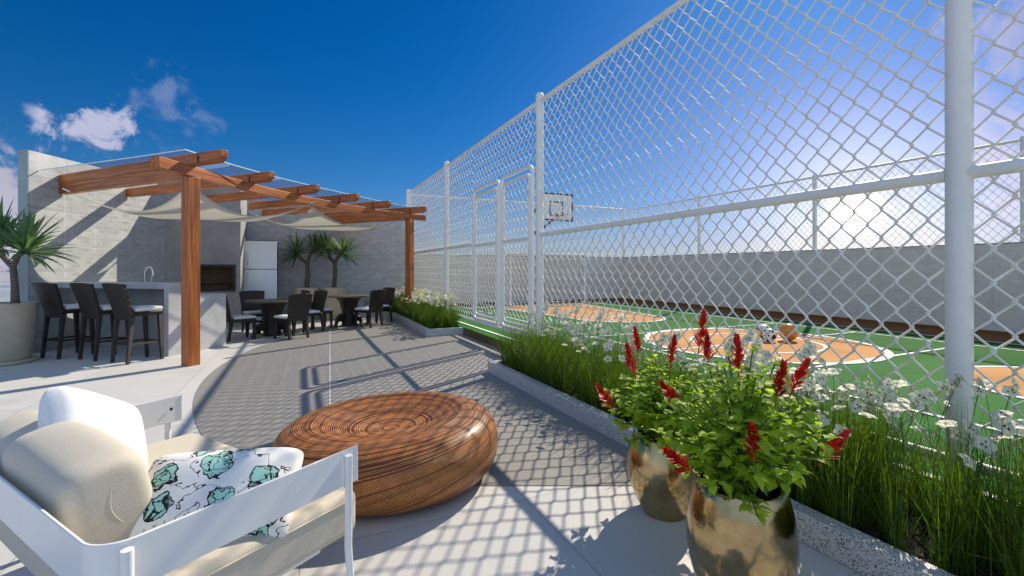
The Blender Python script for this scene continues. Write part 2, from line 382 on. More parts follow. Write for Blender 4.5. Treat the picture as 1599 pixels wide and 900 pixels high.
M['board_white'] = mat('backboard_white', (.90, .92, .90), .4, .05, 3); M['dark_brown'] = mat('dark_brown_paint', (.05, .022, .014), .45, .15, 6)
M['rim_red'] = mat('rim_red', (.62, .10, .05), .4, .1, 6); M['net'] = mat('net_cord', (.72, .70, .66), .8, .05, 9)
M['glass'] = glass_mat('clear_glass', (.93, .965, .97)); M['glass_edge'] = mat('glass_edge', (.70, .86, .86), .15, .03, 4)
M['plain'] = mat('distant_plain', (.30, .31, .36), .95, .15, .01); M['football'] = ball_mat('football_leather', 'football')  # distance haze is put into the ground colour as pale lavender grey
M['basketball'] = ball_mat('basketball_rubber', 'basketball'); M['volleyball'] = ball_mat('volleyball_leather', 'volleyball')
M['wall_edge'] = concrete_mat('bluish_edge', (.30, .36, .37))  # bluish grey for copings; on the bar wall's end it paints in shade

# ------------------------------------------------------------------ helpers: geometry
class MB:
    def __init__(s): s.v = []; s.f = []; s.g = []; s.mi = []; s.r = []; s.cur = 0; s.rv = 0.5
    def add(s, co, gc=None):
        s.v.append(tuple(co)); s.g.append(tuple(gc) if gc is not None else tuple(co)); s.r.append(s.rv); return len(s.v) - 1
    def face(s, *i): s.f.append(tuple(i)); s.mi.append(s.cur)
    def quadbox(s, P, G=None):
        i = [s.add(P[k], G[k] if G else None) for k in range(8)]
        for q in ((0, 3, 2, 1), (4, 5, 6, 7), (0, 1, 5, 4), (1, 2, 6, 5), (2, 3, 7, 6), (3, 0, 4, 7)): s.face(*[i[k] for k in q])
    def obox(s, c, ax, ay, az, hx, hy, hz, facegc=True):
        """oriented box; with facegc each face gets gc = (position along it, height, 0)"""
        c = Vector(c); ax = Vector(ax).normalized(); ay = Vector(ay).normalized(); az = Vector(az).normalized()
        def pt(x, y, z): return c + ax * x * hx + ay * y * hy + az * z * hz
        F = (((-1, -1, -1), (-1, 1, -1), (1, 1, -1), (1, -1, -1)), ((-1, -1, 1), (1, -1, 1), (1, 1, 1), (-1, 1, 1)),
             ((-1, -1, -1), (1, -1, -1), (1, -1, 1), (-1, -1, 1)), ((1, -1, -1), (1, 1, -1), (1, 1, 1), (1, -1, 1)),
             ((1, 1, -1), (-1, 1, -1), (-1, 1, 1), (1, 1, 1)), ((-1, 1, -1), (-1, -1, -1), (-1, -1, 1), (-1, 1, 1)))
        idx = {}
        def get(p):
            if p not in idx: q = pt(*p); idx[p] = s.add(q, (p[0] * hx, p[1] * hy, p[2] * hz) if not facegc else (q.dot(ax) , q.dot(ay), q.dot(az)))
            return idx[p]
        for f in F: s.face(*[get(p) for p in f])
    def box(s, x0, x1, y0, y1, z0, z1): s.obox(((x0 + x1) / 2, (y0 + y1) / 2, (z0 + z1) / 2), (1, 0, 0), (0, 1, 0), (0, 0, 1), (x1 - x0) / 2, (y1 - y0) / 2, (z1 - z0) / 2)
    def wallbox(s, p, q, th, z0, z1):
        """wall whose visible face runs p->q, thickness th to the left of p->q; gc=(along, height, across)"""
        p = Vector((p[0], p[1], 0)); q = Vector((q[0], q[1], 0)); d = (q - p); L = d.length; d.normalize(); n = Vector((-d.y, d.x, 0))
        def P(a, b, z): return p + d * a + n * b + Vector((0, 0, z))
        # each face gets its own verts so that the tiling lies flat on it
        fs = [((0, 0, z0), (L, 0, z0), (L, 0, z1), (0, 0, z1)), ((L, th, z0), (0, th, z0), (0, th, z1), (L, th, z1)), ((L, 0, z0), (L, th, z0), (L, th, z1), (L, 0, z1)),
              ((0, th, z0), (0, 0, z0), (0, 0, z1), (0, th, z1)), ((0, 0, z1), (L, 0, z1), (L, th, z1), (0, th, z1)), ((0, th, z0), (L, th, z0), (L, 0, z0), (0, 0, z0))]
        for k, f in enumerate(fs):
            ids = [s.add(P(*c), (c[0], c[2], 0) if k < 2 else ((c[1], c[2], 0) if k < 4 else (c[0], c[1], 0))) for c in f]; s.face(*ids)
    def prism(s, poly, o, ax, az, ay, half):
        """polygon (u along ax, w along az) extruded +-half along ay; gc=(u, across, w)"""
        o = Vector(o); n = len(poly); ids = []
        for sgn in (-1, 1):
            ids.append([s.add(o + Vector(ax) * u + Vector(az) * w + Vector(ay) * half * sgn, (u, half * sgn, w)) for u, w in poly])
        s.face(*ids[0][::-1]); s.face(*ids[1])
        for k in range(n): j = (k + 1) % n; s.face(ids[0][k], ids[0][j], ids[1][j], ids[1][k])
    def tube(s, pts, r, sides=8, caps=True, closed=False, r_list=None):
        pts = [Vector(p) for p in pts]; n = len(pts); rings = []; up = None; dist = 0
        for i in range(n):
            a = pts[i - 1] if (i or closed) else pts[i]; b = pts[(i + 1) % n] if (i < n - 1 or closed) else pts[i]
            t = (b - a)
            if t.length < 1e-9: t = Vector((0, 0, 1))
            t.normalize()
            if up is None: up = Vector((0, 0, 1)) if abs(t.z) < .9 else Vector((1, 0, 0))
            up = (up - t * up.dot(t))
            if up.length < 1e-6: up = t.orthogonal()
            up.normalize(); sd_ = t.cross(up)
            if i: dist += (pts[i] - pts[i - 1]).length
            rr = r_list[i] if r_list else r
            rings.append([s.add(pts[i] + (up * math.cos(2 * math.pi * k / sides) + sd_ * math.sin(2 * math.pi * k / sides)) * rr) for k in range(sides)])
        for i in range(n if closed else n - 1):
            A = rings[i]; B = rings[(i + 1) % n]
            for k in range(sides): j = (k + 1) % sides; s.face(A[k], A[j], B[j], B[k])
        if caps and not closed: s.face(*rings[0][::-1]); s.face(*rings[-1])
    def lathe(s, prof, c=(0, 0, 0), segs=32, axis='Z'):
        c = Vector(c); rings = []
        for r, z in prof:
            if r < 1e-6: rings.append([s.add(c + Vector((0, 0, z)))])
            else: rings.append([s.add(c + Vector((r * math.cos(2 * math.pi * k / segs), r * math.sin(2 * math.pi * k / segs), z))) for k in range(segs)])
        for A, B in zip(rings, rings[1:]):
            for k in range(segs):
                j = (k + 1) % segs
                if len(A) == 1 and len(B) == 1: continue
                if len(A) == 1: s.face(A[0], B[j], B[k])
                elif len(B) == 1: s.face(A[k], A[j], B[0])
                else: s.face(A[k], A[j], B[j], B[k])
    def grid(s, fn, nu, nv, gcfn=None):
        ids = [[s.add(fn(i / nu, j / nv), gcfn(i / nu, j / nv) if gcfn else None) for j in range(nv + 1)] for i in range(nu + 1)]
        for i in range(nu):
            for j in range(nv): s.face(ids[i][j], ids[i + 1][j], ids[i + 1][j + 1], ids[i][j + 1])
    def build(s, name, mats, parent=None, loc=None, rot=None, world=True, bevel=0, smooth=38, solid=0, subsurf=0):
        """verts in world axes relative to loc (or to the parent's place)"""
        base = Vector((0, 0, 0))
        if parent is not None and world:
            q = parent
            while q is not None: base += Vector(q.location); q = q.parent
        me = bpy.data.meshes.new(name)
        me.from_pydata([tuple(Vector(v) - base) for v in s.v], [], s.f)
        if not isinstance(mats, (list, tuple)): mats = [mats]
        for m in mats: me.materials.append(m)
        if len(mats) > 1: me.polygons.foreach_set('material_index', s.mi)
        a = me.attributes.new('gc', 'FLOAT_VECTOR', 'POINT'); a.data.foreach_set('vector', [x for g in s.g for x in g])
        a = me.attributes.new('rv', 'FLOAT', 'POINT'); a.data.foreach_set('value', s.r)
        if smooth:
            me.polygons.foreach_set('use_smooth', [True] * len(me.polygons)); me.update(); me.set_sharp_from_angle(angle=R(smooth))
        me.update()
        o = bpy.data.objects.new(name, me); COL.objects.link(o)
        if parent is not None: o.parent = parent
        if loc is not None: o.location = loc
        if rot is not None: o.rotation_euler = rot
        if solid: md = o.modifiers.new('thickness', 'SOLIDIFY'); md.thickness = solid; md.offset = 0
        if bevel: md = o.modifiers.new('edges', 'BEVEL'); md.width = bevel; md.segments = 2; md.limit_method = 'ANGLE'; md.angle_limit = R(40)
        if subsurf: md = o.modifiers.new('smooth', 'SUBSURF'); md.levels = subsurf; md.render_levels = subsurf
        return o

def tag(o, label=None, cat=None, group=None, kind=None):
    if label: o['label'] = label
    if cat: o['category'] = cat
    if group: o['group'] = group
    if kind: o['kind'] = kind
    return o
def thing(name, label, cat, loc, group=None, rz=0):
    o = bpy.data.objects.new(name, None); COL.objects.link(o); o.location = loc; o.rotation_euler = (0, 0, rz); o.empty_display_size = .1
    return tag(o, label, cat, group)
def dup(root, loc=None, rz=None, label=None, scale=None):
    c = root.copy(); COL.objects.link(c)
    if loc is not None: c.location = loc
    if rz is not None: c.rotation_euler = (0, 0, rz)
    if scale: c.scale = (scale,) * 3
    if label: c['label'] = label
    for ch in list(root.children):
        d = ch.copy(); COL.objects.link(d); d.parent = c
        for g in list(ch.children):
            e = g.copy(); COL.objects.link(e); e.parent = d
    return c

# court axes: n points across the court (from the near fence to the far wall), b runs along it
NV = Vector((.90703, .42114, 0)); DV = Vector((-.42114, .90703, 0)); UP = Vector((0, 0, 1))
def CP(n, b, z=0): return NV * n + DV * b + UP * z
FN = 3.278            # near fence plane
CZ = 0.15             # court level above the terrace
RV = Vector((.915, -.403, 0)); TV = Vector((.403, .915, 0))   # pergola axes

# ------------------------------------------------------------------ setting
def flat(name, pts, z, m, kind='structure', axes=True, thick=0, side=None):
    b = MB(); P = [Vector((p[0], p[1], z)) for p in pts]
    ids = [b.add(p, (p.dot(NV), p.dot(DV), 0)) for p in P]; b.face(*ids)
    if thick:
        b.cur = 1; lo = [b.add(p - UP * thick, (0, 0, 0)) for p in P]; n = len(P)
        up = [b.add(p) for p in P]; lo = [b.add(p - UP * thick) for p in P]
        for k in range(n): j = (k + 1) % n; b.face(up[k], lo[k], lo[j], up[j])
    o = b.build(name, [m, side or m] if thick else m, smooth=0); tag(o, kind=kind); return o

gb = MB(); gb.face(*[gb.add(p) for p in ((-3000, -3000, -14), (3000, -3000, -14), (3000, 3000, -14), (-3000, 3000, -14))])
tag(gb.build('ground', M['plain'], smooth=0), kind='structure')
flat('terrace_floor', [(-14, -7), (14, -7), (14, 24), (-8.14, 24), (-8.14, 8.5), (-14, 8.5)], 0, M['slab'], thick=.4, side=M['concrete'])
# round bay of setts, its near side cut straight
cx, cy, cr = 3.1, 9.05, 7.72
pts = []
for k in range(0, 121):
    a = math.pi * 2 * k / 120
    x, y = cx + cr * math.cos(a), cy + cr * math.sin(a)
    pts.append((x, max(y, 2.96)))
cut = []
for p in pts:
    q = Vector((p[0], p[1], 0))
    n_ = q.dot(NV)
    if n_ > 3.19: q = q - NV * (n_ - 3.19)
    cut.append((q.x, q.y))
clean = []
for p in cut:
    if not clean or (Vector(p) - Vector(clean[-1])).length > .01: clean.append(p)
flat('paved_circle', clean, .004, M['paver'])
# one pale inlay line across the setts
il = [Vector((-4.73, 11.9, 0)), Vector((-1.98, 5.1, 0)), Vector((-1.75, 4.4, 0))]
b = MB(); w = Vector((.92, .38, 0)) * .009
b.face(*[b.add(p + UP * .008) for p in (il[0] - w, il[2] - w, il[2] + w, il[0] + w)])
tag(b.build('paving_inlay', M['counter'], smooth=0), kind='structure')

# court
WALLN, ENDB, BACKB = 12.2, 15.32, -7.0
def CPL(n, b): v = CP(n, b); return (v.x, v.y)
flat('court_slab', [CPL(3.2, BACKB), CPL(WALLN, BACKB), CPL(WALLN, ENDB), CPL(3.2, ENDB)], CZ, M['court_brown'], thick=CZ - .002, side=M['riser'])
flat('court_surface', [CPL(3.2, BACKB), CPL(10.75, BACKB), CPL(10.75, 14.3), CPL(3.2, 14.3)], CZ + .004, M['court_green'])
def ring(b, n0, b0, r0, r1, z, a0=0, a1=360, segs=72):
    prev = None
    for k in range(segs + 1):
        a = R(a0 + (a1 - a0) * k / segs); i0 = b.add(CP(n0 + r0 * math.cos(a), b0 + r0 * math.sin(a), z)); i1 = b.add(CP(n0 + r1 * math.cos(a), b0 + r1 * math.sin(a), z))
        if prev: b.face(prev[0], prev[1], i1, i0)
        prev = (i0, i1)
def disc(b, n0, b0, r, z, a0=0, a1=360, segs=72):
    b.face(*[b.add(CP(n0 + r * math.cos(R(a0 + (a1 - a0) * k / segs)), b0 + r * math.sin(R(a0 + (a1 - a0) * k / segs)), z)) for k in range(segs + (1 if a1 - a0 < 360 else 0))])
CN, CB, CR = 7.05, 5.35, 1.78
orange = MB(); disc(orange, CN, CB, CR, CZ + .008)
KN0, KB1, KB2 = 7.5, 9.7, 1.65     # free throw keys: half round heads and trapezoid lanes
disc(orange, KN0, KB1, 1.2, CZ + .008, 180, 360); disc(orange, KN0, KB2, 1.2, CZ + .008, 0, 180)
for q in (((-1.2, KB1), (1.2, KB1), (1.75, 14.18), (-1.75, 14.18)), ((1.2, KB2), (-1.2, KB2), (-1.75, -3.6), (1.75, -3.6))):
    orange.face(*[orange.add(CP(KN0 + x, y, CZ + .008)) for x, y in q])
tag(orange.build('court_circles', M['court_orange'], smooth=0), kind='structure')
ln = MB(); LW = .06
def line(n0, b0, n1, b1, w=LW, z=CZ + .012):
    p, q = CP(n0, b0, z), CP(n1, b1, z); d = (q - p).normalized(); s_ = Vector((-d.y, d.x, 0)) * w / 2
    ln.face(*[ln.add(x) for x in (p - s_, q - s_, q + s_, p + s_)])
ring(ln, CN, CB, CR - .05, CR + .05, CZ + .012); ring(ln, CN, CB, .98, 1.04, CZ + .012)
ring(ln, KN0, KB1, 1.16, 1.24, CZ + .012, 180, 360); ring(ln, KN0, KB2, 1.16, 1.24, CZ + .012, 0, 180)
ring(ln, KN0, KB1 + .9, .72, .78, CZ + .012, 180, 360); line(KN0 - 1.16, KB1, KN0 + 1.16, KB1)
for sg in (-1, 1): line(KN0 + sg * 1.2, KB1, KN0 + sg * 1.75, 14.18, .08); line(KN0 + sg * 1.2, KB2, KN0 + sg * 1.75, -3.6, .08)
for n0, z in ((3.43, .016), (4.9, .012), (10.0, .012), (10.72, .016)): line(n0, -5, n0, 14.2, z=CZ + z)
for b0, z in ((13.9, .014), (14.2, .018), (-3.3, .014), (CB, .014), (CB - 1.68, .010), (CB + 1.68, .010)): line(4.9 if b0 != 14.2 else 3.43, b0, 10.0 if b0 != 14.2 else 10.72, b0, z=CZ + z)
tag(ln.build('court_markings', M['line'], smooth=0), kind='structure')

# ------------------------------------------------------------------ walls round the court
def court_wall(name, label, p, q, h, th):
    t = thing(name, label, 'wall', tuple((p + q) / 2))
    b = MB(); b.wallbox(p, q, th, CZ - .002, h); b.build('tiled_face', M['wallgrey'], t, smooth=0)
    k = MB(); d = (q - p).normalized(); n = Vector((-d.y, d.x, 0)); 
    k.obox((p + q) / 2 - n * .012 + UP * (CZ + .035), d, n, UP, (q - p).length / 2, .010, .03); k.build('skirting', M['court_brown'], t, smooth=0)
    c = MB(); c.obox((p + q) / 2 + n * th / 2 + UP * (h + .012), d, n, UP, (q - p).length / 2, th / 2 + .01, .011); c.build('coping', M['wall_edge'], t, smooth=0)
    return t
court_wall('court_wall', 'long pale tiled court wall on the right under the fence', CP(WALLN, ENDB + .24), CP(WALLN, BACKB), 1.89, .28)
court_wall('court_wall', 'grey tiled wall behind the white goal at the far end', CP(2.9, ENDB), CP(WALLN - .003, ENDB), 1.885, .24)

# ------------------------------------------------------------------ chain link
def weave(mb, o, ax, length, z0, z1, r, hw=.077, hh=.089, fine=True, sides=5):
    """zigzag wires hooked into each other; o = start, ax = horizontal direction"""
    o = Vector(o); ax = Vector(ax).normalized(); nrm = ax.cross(UP); cols = int(length / hw); rows = int(round((z1 - z0) / hh)); hh = (z1 - z0) / rows; hw = length / cols
    for c in range(cols):
        pts = []
        for j in range(rows + 1):
            odd = (j + c) % 2; x = (c + odd) * hw; sg = 1 if odd else -1; z = z0 + j * hh
            dep = r if j % 2 else -r
            if fine:
                e = hh * .11
                if j > 0: pts.append(o + ax * (x - sg * r * .3) + UP * (z - e) + nrm * (-dep))
                pts.append(o + ax * (x + sg * r * 1.15) + UP * z)
                if j < rows: pts.append(o + ax * (x - sg * r * .3) + UP * (z + e) + nrm * dep)
            else: pts.append(o + ax * x + UP * z)
        mb.tube(pts, r, sides, caps=False)
def capped_post(name, p, h, r, parent, m):
    b = MB(); b.lathe([(r, -.0), (r, h), (r * 1.08, h), (r * 1.08, h + .02), (r * .7, h + .05), (0, h + .06)], p, 20); return b.build(name, m, parent)
TOP, MID, LOW = 3.97, 1.923, .345
fence = thing('court_fence', 'tall white chain link fence between terrace and court', 'fence', tuple(CP(FN, 6, CZ)))
PB = [-3.57, 1.244, 6.07, 10.87, 15.25]
for pb in PB: capped_post('post', CP(FN, pb, CZ), TOP - CZ + .03, .058, fence, M['fence_white'])
def rail(b0, b1, z, r=.034, name='rail', par=None, n=FN, m=None):
    b = MB(); b.tube([CP(n, b0, z), CP(n, b1, z)], r, 14); b.build(name, m or M['fence_white'], par or fence)
for a_, c_ in zip(PB, PB[1:]):
    rail(a_ + .05, c_ - .05, TOP - .04, .03)
GB = (6.29, 7.535, 7.60, 8.96)
for a_, c_ in ((PB[0] + .05, PB[1] - .05), (PB[1] + .05, PB[2] - .05), (PB[2] + .05, GB[0] - .04), (GB[3] + .04, PB[3] - .05), (PB[3] + .05, PB[4] - .05)):
    if c_ - a_ > .3: rail(a_, c_, MID, .036)
for a_, c_ in zip(PB, PB[1:]): rail(a_ + .05, c_ - .05, LOW, .03, 'bottom_rail')
def panel(b0, b1, z0, z1, fine=True):
    m = MB(); weave(m, CP(FN, b0), DV, b1 - b0, z0, z1, .0064, fine=fine); m.build('chain_link', M['wire'], fence, smooth=60)
panel(PB[0] + .06, PB[1] - .06, LOW, TOP - .05); panel(PB[1] + .06, PB[2] - .06, LOW, TOP - .05)
panel(PB[2] + .06, GB[0] - .03, LOW, TOP - .05); panel(GB[0], GB[3], 3.07, TOP - .05); panel(GB[3] + .03, PB[3] - .06, LOW, TOP - .05); panel(PB[3] + .06, PB[4] - .06, LOW, TOP - .05, False)
def rounded_frame(b0, b1, z0, z1, rad, seg=6, top=True, bottom=True):
    pts = []
    def arc(cb, cz, a0, a1):
        for k in range(seg + 1): a = R(a0 + (a1 - a0) * k / seg); pts.append(CP(FN, cb + rad * math.cos(a), cz + rad * math.sin(a)))
    arc(b1 - rad, z1 - rad, 0, 90); arc(b0 + rad, z1 - rad, 90, 180); arc(b0 + rad, z0 + rad, 180, 270); arc(b1 - rad, z0 + rad, 270, 360)
    return pts
def gate(b0, b1, label):
    t = thing('court_gate', label, 'gate', tuple(CP(FN, (b0 + b1) / 2, LOW)), 'white tube gates in the court fence')
    m = MB(); m.tube(rounded_frame(b0 + .03, b1 - .03, LOW + .055, 3.02, .10), .033, 12, closed=True); fr_ = m.build('outer_frame', M['fence_white'], t)
    m = MB(); m.tube(rounded_frame(b0 + .115, b1 - .115, LOW + .14, 2.90, .09), .027, 12, closed=True); m.build('inner_frame', M['fence_white'], t)
    m = MB(); m.tube([CP(FN, b0 + .14, MID - .03), CP(FN, b1 - .14, MID - .03)], .030, 12); m.build('mid_rail', M['fence_white'], t)
    m = MB(); weave(m, CP(FN, b0 + .12), DV, b1 - b0 - .24, LOW + .15, 2.89, .0066); m.build('chain_link', M['wire'], t, smooth=60)
    for z in (.7, 2.6):
        h = MB(); h.tube([CP(FN - .02, b0 + .072, z - .06), CP(FN - .02, b0 + .072, z + .06)], .018, 8); h.build('hinge', M['fence_white'], fr_)
    return t
gate(GB[0], GB[1], 'nearer of the two white tube gates beside the tall post'); gate(GB[2], GB[3], 'farther of the two white tube gates toward the pergola')

# far fences on top of the court walls
ef = thing('end_fence', 'white chain link fence on the far court wall behind the hoop', 'fence', tuple(CP(8, ENDB + .1, 1.9)))
for n_ in (WALLN + .12,): capped_post('post', CP(n_, ENDB + .12, 1.9), 3.93 - 1.9, .05, ef, M['fence_white'])
for z in (3.92,): 
    b = MB(); b.tube([CP(FN + .06, ENDB + .12, z), CP(WALLN + .07, ENDB + .12, z)], .03, 10); b.build('rail', M['fence_white'], ef)
m = MB(); weave(m, CP(FN + .1, ENDB + .12), NV, WALLN - FN - .05, 1.92, 3.90, .0062, .077, .089, False, 4); m.build('chain_link', M['wire_far'], ef, smooth=60)
sf = thing('side_fence', 'white chain link fence standing on the long right court wall', 'fence', tuple(CP(WALLN + .14, 5, 1.9)))
for pb in (11.45, 7.6, 3.75, -.1, -3.9): capped_post('post', CP(WALLN + .14, pb, 1.9), 3.86 - 1.9, .05, sf, M['fence_white'])
b = MB(); b.tube([CP(WALLN + .14, -7, 3.84), CP(WALLN + .14, ENDB + .07, 3.84)], .03, 10); b.build('rail', M['fence_white'], sf)
m = MB(); weave(m, CP(WALLN + .14, -7), DV, 22.2, 1.92, 3.82, .0062, .077, .089, False, 4); m.build('chain_link', M['wire_far'], sf, smooth=60)

# ------------------------------------------------------------------ hoop, goal, balls
def hoop():
    c = CP(7.95, 13.55); t = thing('basketball_hoop', 'basketball backboard with red rim on a dark pole behind the fence', 'basketball hoop', tuple(CP(7.95, 14.75, CZ)))
    z0, z1, hw = 3.06, 4.0, .66
    b = MB(); b.obox(c + UP * (z0 + z1) / 2, NV, DV, UP, hw, .02, (z1 - z0) / 2); bo = b.build('backboard', M['board_white'], t, bevel=.004)
    f = MB(); yo = -DV * .024
    for (u, w, a, h) in ((0, z0 + .025, hw, .025), (0, z1 - .025, hw, .025), (-hw + .025, (z0 + z1) / 2, .025, (z1 - z0) / 2 - .052), (hw - .025, (z0 + z1) / 2, .025, (z1 - z0) / 2 - .052),
                         (0, 3.70, .27, .022), (0, 3.25, .27, .022), (-.25, 3.475, .02, .2), (.25, 3.475, .02, .2)):
        f.obox(c + yo + NV * u + UP * w, NV, DV, UP, a, .003, h)
    f.build('painted_border', M['dark_brown'], bo, smooth=0)
    rc = c - DV * .36 + UP * 3.24
    r_ = MB(); r_.tube([rc + NV * .225 * math.cos(2 * math.pi * k / 28) + DV * .225 * math.sin(2 * math.pi * k / 28) for k in range(28)], .011, 8, closed=True)
    r_.obox(c - DV * .08 + UP * 3.235, NV, DV, UP, .07, .055, .03); rm = r_.build('rim', M['rim_red'], t)
    nn = MB()
    for k in range(10):
        a = 2 * math.pi * k / 10
        for sg in (-1, 1):
            pp = []
            for j in range(4):
                aa = a + sg * j * math.pi / 10; rr = .22 - .035 * j; pp.append(rc + NV * rr * math.cos(aa) + DV * rr * math.sin(aa) - UP * (.01 + .09 * j))
            nn.tube(pp, .004, 4, False)
    nn.build('net', M['net'], rm)
    p0 = CP(7.95, 14.75)
    b = MB(); b.tube([p0 + UP * CZ, p0 + UP * 3.0], .055, 12); b.lathe([(.16, 0), (.16, .03), (.06, .05)], p0 + UP * CZ, 16); b.build('pole', M['dark_brown'], t)
    a = MB()
    a.tube([p0 + UP * 2.78, c + DV * .02 + UP * 3.2], .04, 8); a.tube([p0 + UP * 2.95, p0 + UP * 3.25 - DV * .1, c + DV * .02 + UP * 3.75], .035, 8)
    a.tube([p0 + UP * 2.80, p0 + DV * .55 + UP * 2.80, p0 + DV * .62 + UP * 3.35, p0 + DV * .3 + UP * 3.62, c + DV * .03 + UP * 3.80], .035, 8)
    a.tube([p0 + UP * 2.6, p0 + DV * .55 + UP * 2.82], .03, 8)
    a.build('bracket_arm', M['dark_brown'], t)
    bx = MB(); bx.obox(p0 - NV * .08 + UP * 1.85, NV, DV, UP, .05, .05, .07); bx.build('winch_box', M['dark_brown'], t, bevel=.006)
hoop()
def goal():
    n0, n1, b0, top = 6.55, 9.6, 14.25, 1.93
    t = thing('football_goal', 'small white football goal under the basketball backboard', 'goal', tuple(CP((n0 + n1) / 2, b0, CZ)))
    for n_ in (n0, n1):
        m = MB(); m.tube([CP(n_, b0, CZ), CP(n_, b0, top)], .045, 12); m.build('goal_post', M['fence_white'], t)
        m = MB(); m.tube([CP(n_, b0 + .05, top - .02), CP(n_, b0 + .35, top - .05), CP(n_, b0 + .95, CZ + .02), CP(n_, b0 + .02, CZ + .02)], .022, 8); m.build('side_brace', M['fence_white'], t)
    m = MB(); m.tube([CP(n0 - .04, b0, top), CP(n1 + .04, b0, top)], .045, 12); m.build('crossbar', M['fence_white'], t)
    m = MB(); m.tube([CP(n0, b0 + .95, CZ + .02), CP(n1, b0 + .95, CZ + .02)], .022, 8); m.build('ground_bar', M['fence_white'], t)
goal()
def ball(name, label, x, y, r, m, rz=0):
    b = MB(); N_ = 20
    b.lathe([(r * math.sin(math.pi * k / N_), -r * math.cos(math.pi * k / N_)) for k in range(N_ + 1)], (0, 0, 0), 32)
    o = b.build(name, m, loc=(x, y, CZ + .012 + r), rot=(.3, .2, rz), smooth=80); tag(o, label, 'ball', 'balls on the court circle')
ball('football', 'black and white football resting in the court circle', 4.42, 7.86, .112, M['football'])
ball('basketball', 'orange basketball beside the football on the court circle', 4.80, 7.95, .150, M['basketball'], .7)
ball('volleyball', 'yellow and blue volleyball half hidden behind the football', 4.52, 8.22, .125, M['volleyball'], .3)

# ------------------------------------------------------------------ bar corner: walls, chimney, fridge, counter
WX = -7.97
lw = thing('tiled_wall', 'tall pale tiled wall behind the bar stools', 'wall', (WX, 9, 0))
b = MB(); b.wallbox((WX, 7.56), (WX, 10.9), .17, 0, 3.37); b.build('tiled_face', M['tile'], lw, smooth=0)
b = MB(); b.obox((WX - .085, 7.55, 1.686), (1, 0, 0), (0, 1, 0), UP, .083, .008, 1.684); b.build('shaded_end', M['wall_edge'], lw, smooth=0)  # end face of the wall, its shade painted in as a darker bluish colour
bw = thing('tiled_wall', 'grey tiled back wall behind the two potted yuccas', 'wall', (-5.6, 13.5, 0))
p0 = Vector((-8.1, 12.37, 0)); p1 = Vector((-3.38, 14.56, 0))
b = MB(); b.wallbox(p0, p1, .2, 0, 3.36); b.build('tiled_face', M['tile'], bw, smooth=0)
E1 = NV; 
ch = thing('barbecue_chimney', 'concrete barbecue with a dark firebox opening beside the fridge', 'barbecue', (-7.2, 10.9, 0))
def chimney():
    o = Vector((-7.99, 10.49, 0)); W_, H_, Dp = 1.53, 3.62, 1.55; w0, w1, z0, z1 = .42, 1.40, .91, 1.49
    def P(u, d, z): return o + NV * u + DV * d + UP * z
    b = MB()
    def q(*c): b.face(*[b.add(P(*p), (p[0] + p[1], p[2], 0)) for p in c])
    q((0, 0, 0), (W_, 0, 0), (W_, 0, z0), (0, 0, z0)); q((0, 0, z1), (W_, 0, z1), (W_, 0, H_), (0, 0, H_))
    q((0, 0, z0), (w0, 0, z0), (w0, 0, z1), (0, 0, z1)); q((w1, 0, z0), (W_, 0, z0), (W_, 0, z1), (w1, 0, z1))
    q((W_, 0, 0), (W_, Dp, 0), (W_, Dp, H_), (W_, 0, H_)); q((0, Dp, 0), (0, 0, 0), (0, 0, H_), (0, Dp, H_)); q((0, 0, H_), (W_, 0, H_), (W_, Dp, H_), (0, Dp, H_)); q((W_, Dp, 0), (0, Dp, 0), (0, Dp, H_), (W_, Dp, H_))
    b.build('masonry', M['concrete'], ch, smooth=0)
    b = MB()
    def q2(*c): b.face(*[b.add(P(*p), (p[0] + p[1], p[2], 0)) for p in c])
    d_ = .62; e = .004
    q2((w0, e, z0), (w1, e, z0), (w1, d_, z0), (w0, d_, z0)); q2((w0, d_, z0), (w1, d_, z0), (w1, d_, z1), (w0, d_, z1)); q2((w0, e, z0), (w0, d_, z0), (w0, d_, z1), (w0, e, z1))
    q2((w1, d_, z0), (w1, e, z0), (w1, e, z1), (w1, d_, z1)); q2((w0, d_, z1), (w1, d_, z1), (w1, e, z1), (w0, e, z1)); b.build('firebox', M['fire_brick'], ch, smooth=0)
    f = MB(); c = P((w0 + w1) / 2, 0, (z0 + z1) / 2); hw = (w1 - w0) / 2; hh = (z1 - z0) / 2
    for (u, z, a, h) in ((0, hh + .0, hw + .03, .03), (0, -hh, hw + .03, .03), (-hw, 0, .03, hh - .031), (hw, 0, .03, hh - .031)): f.obox(c + NV * u + UP * z - DV * .008, NV, DV, UP, a, .03, h)
    f.build('opening_frame', M['black'], ch, bevel=.003)
    g = MB()
    for k in range(9): g.tube([P(w0 + .12 + k * .09, .05, 1.06), P(w0 + .12 + k * .09, .56, 1.06)], .006, 6)
    for d in (.08, .3, .54): g.tube([P(w0 + .06, d, 1.05), P(w1 - .06, d, 1.05)], .008, 6)
    for u in (w0 + .1, (w0 + w1) / 2, w1 - .1): g.tube([P(u, .1, .925), P(u, .1, 1.05)], .008, 6)
    g.build('grill_rack', M['black'], ch)
chimney()
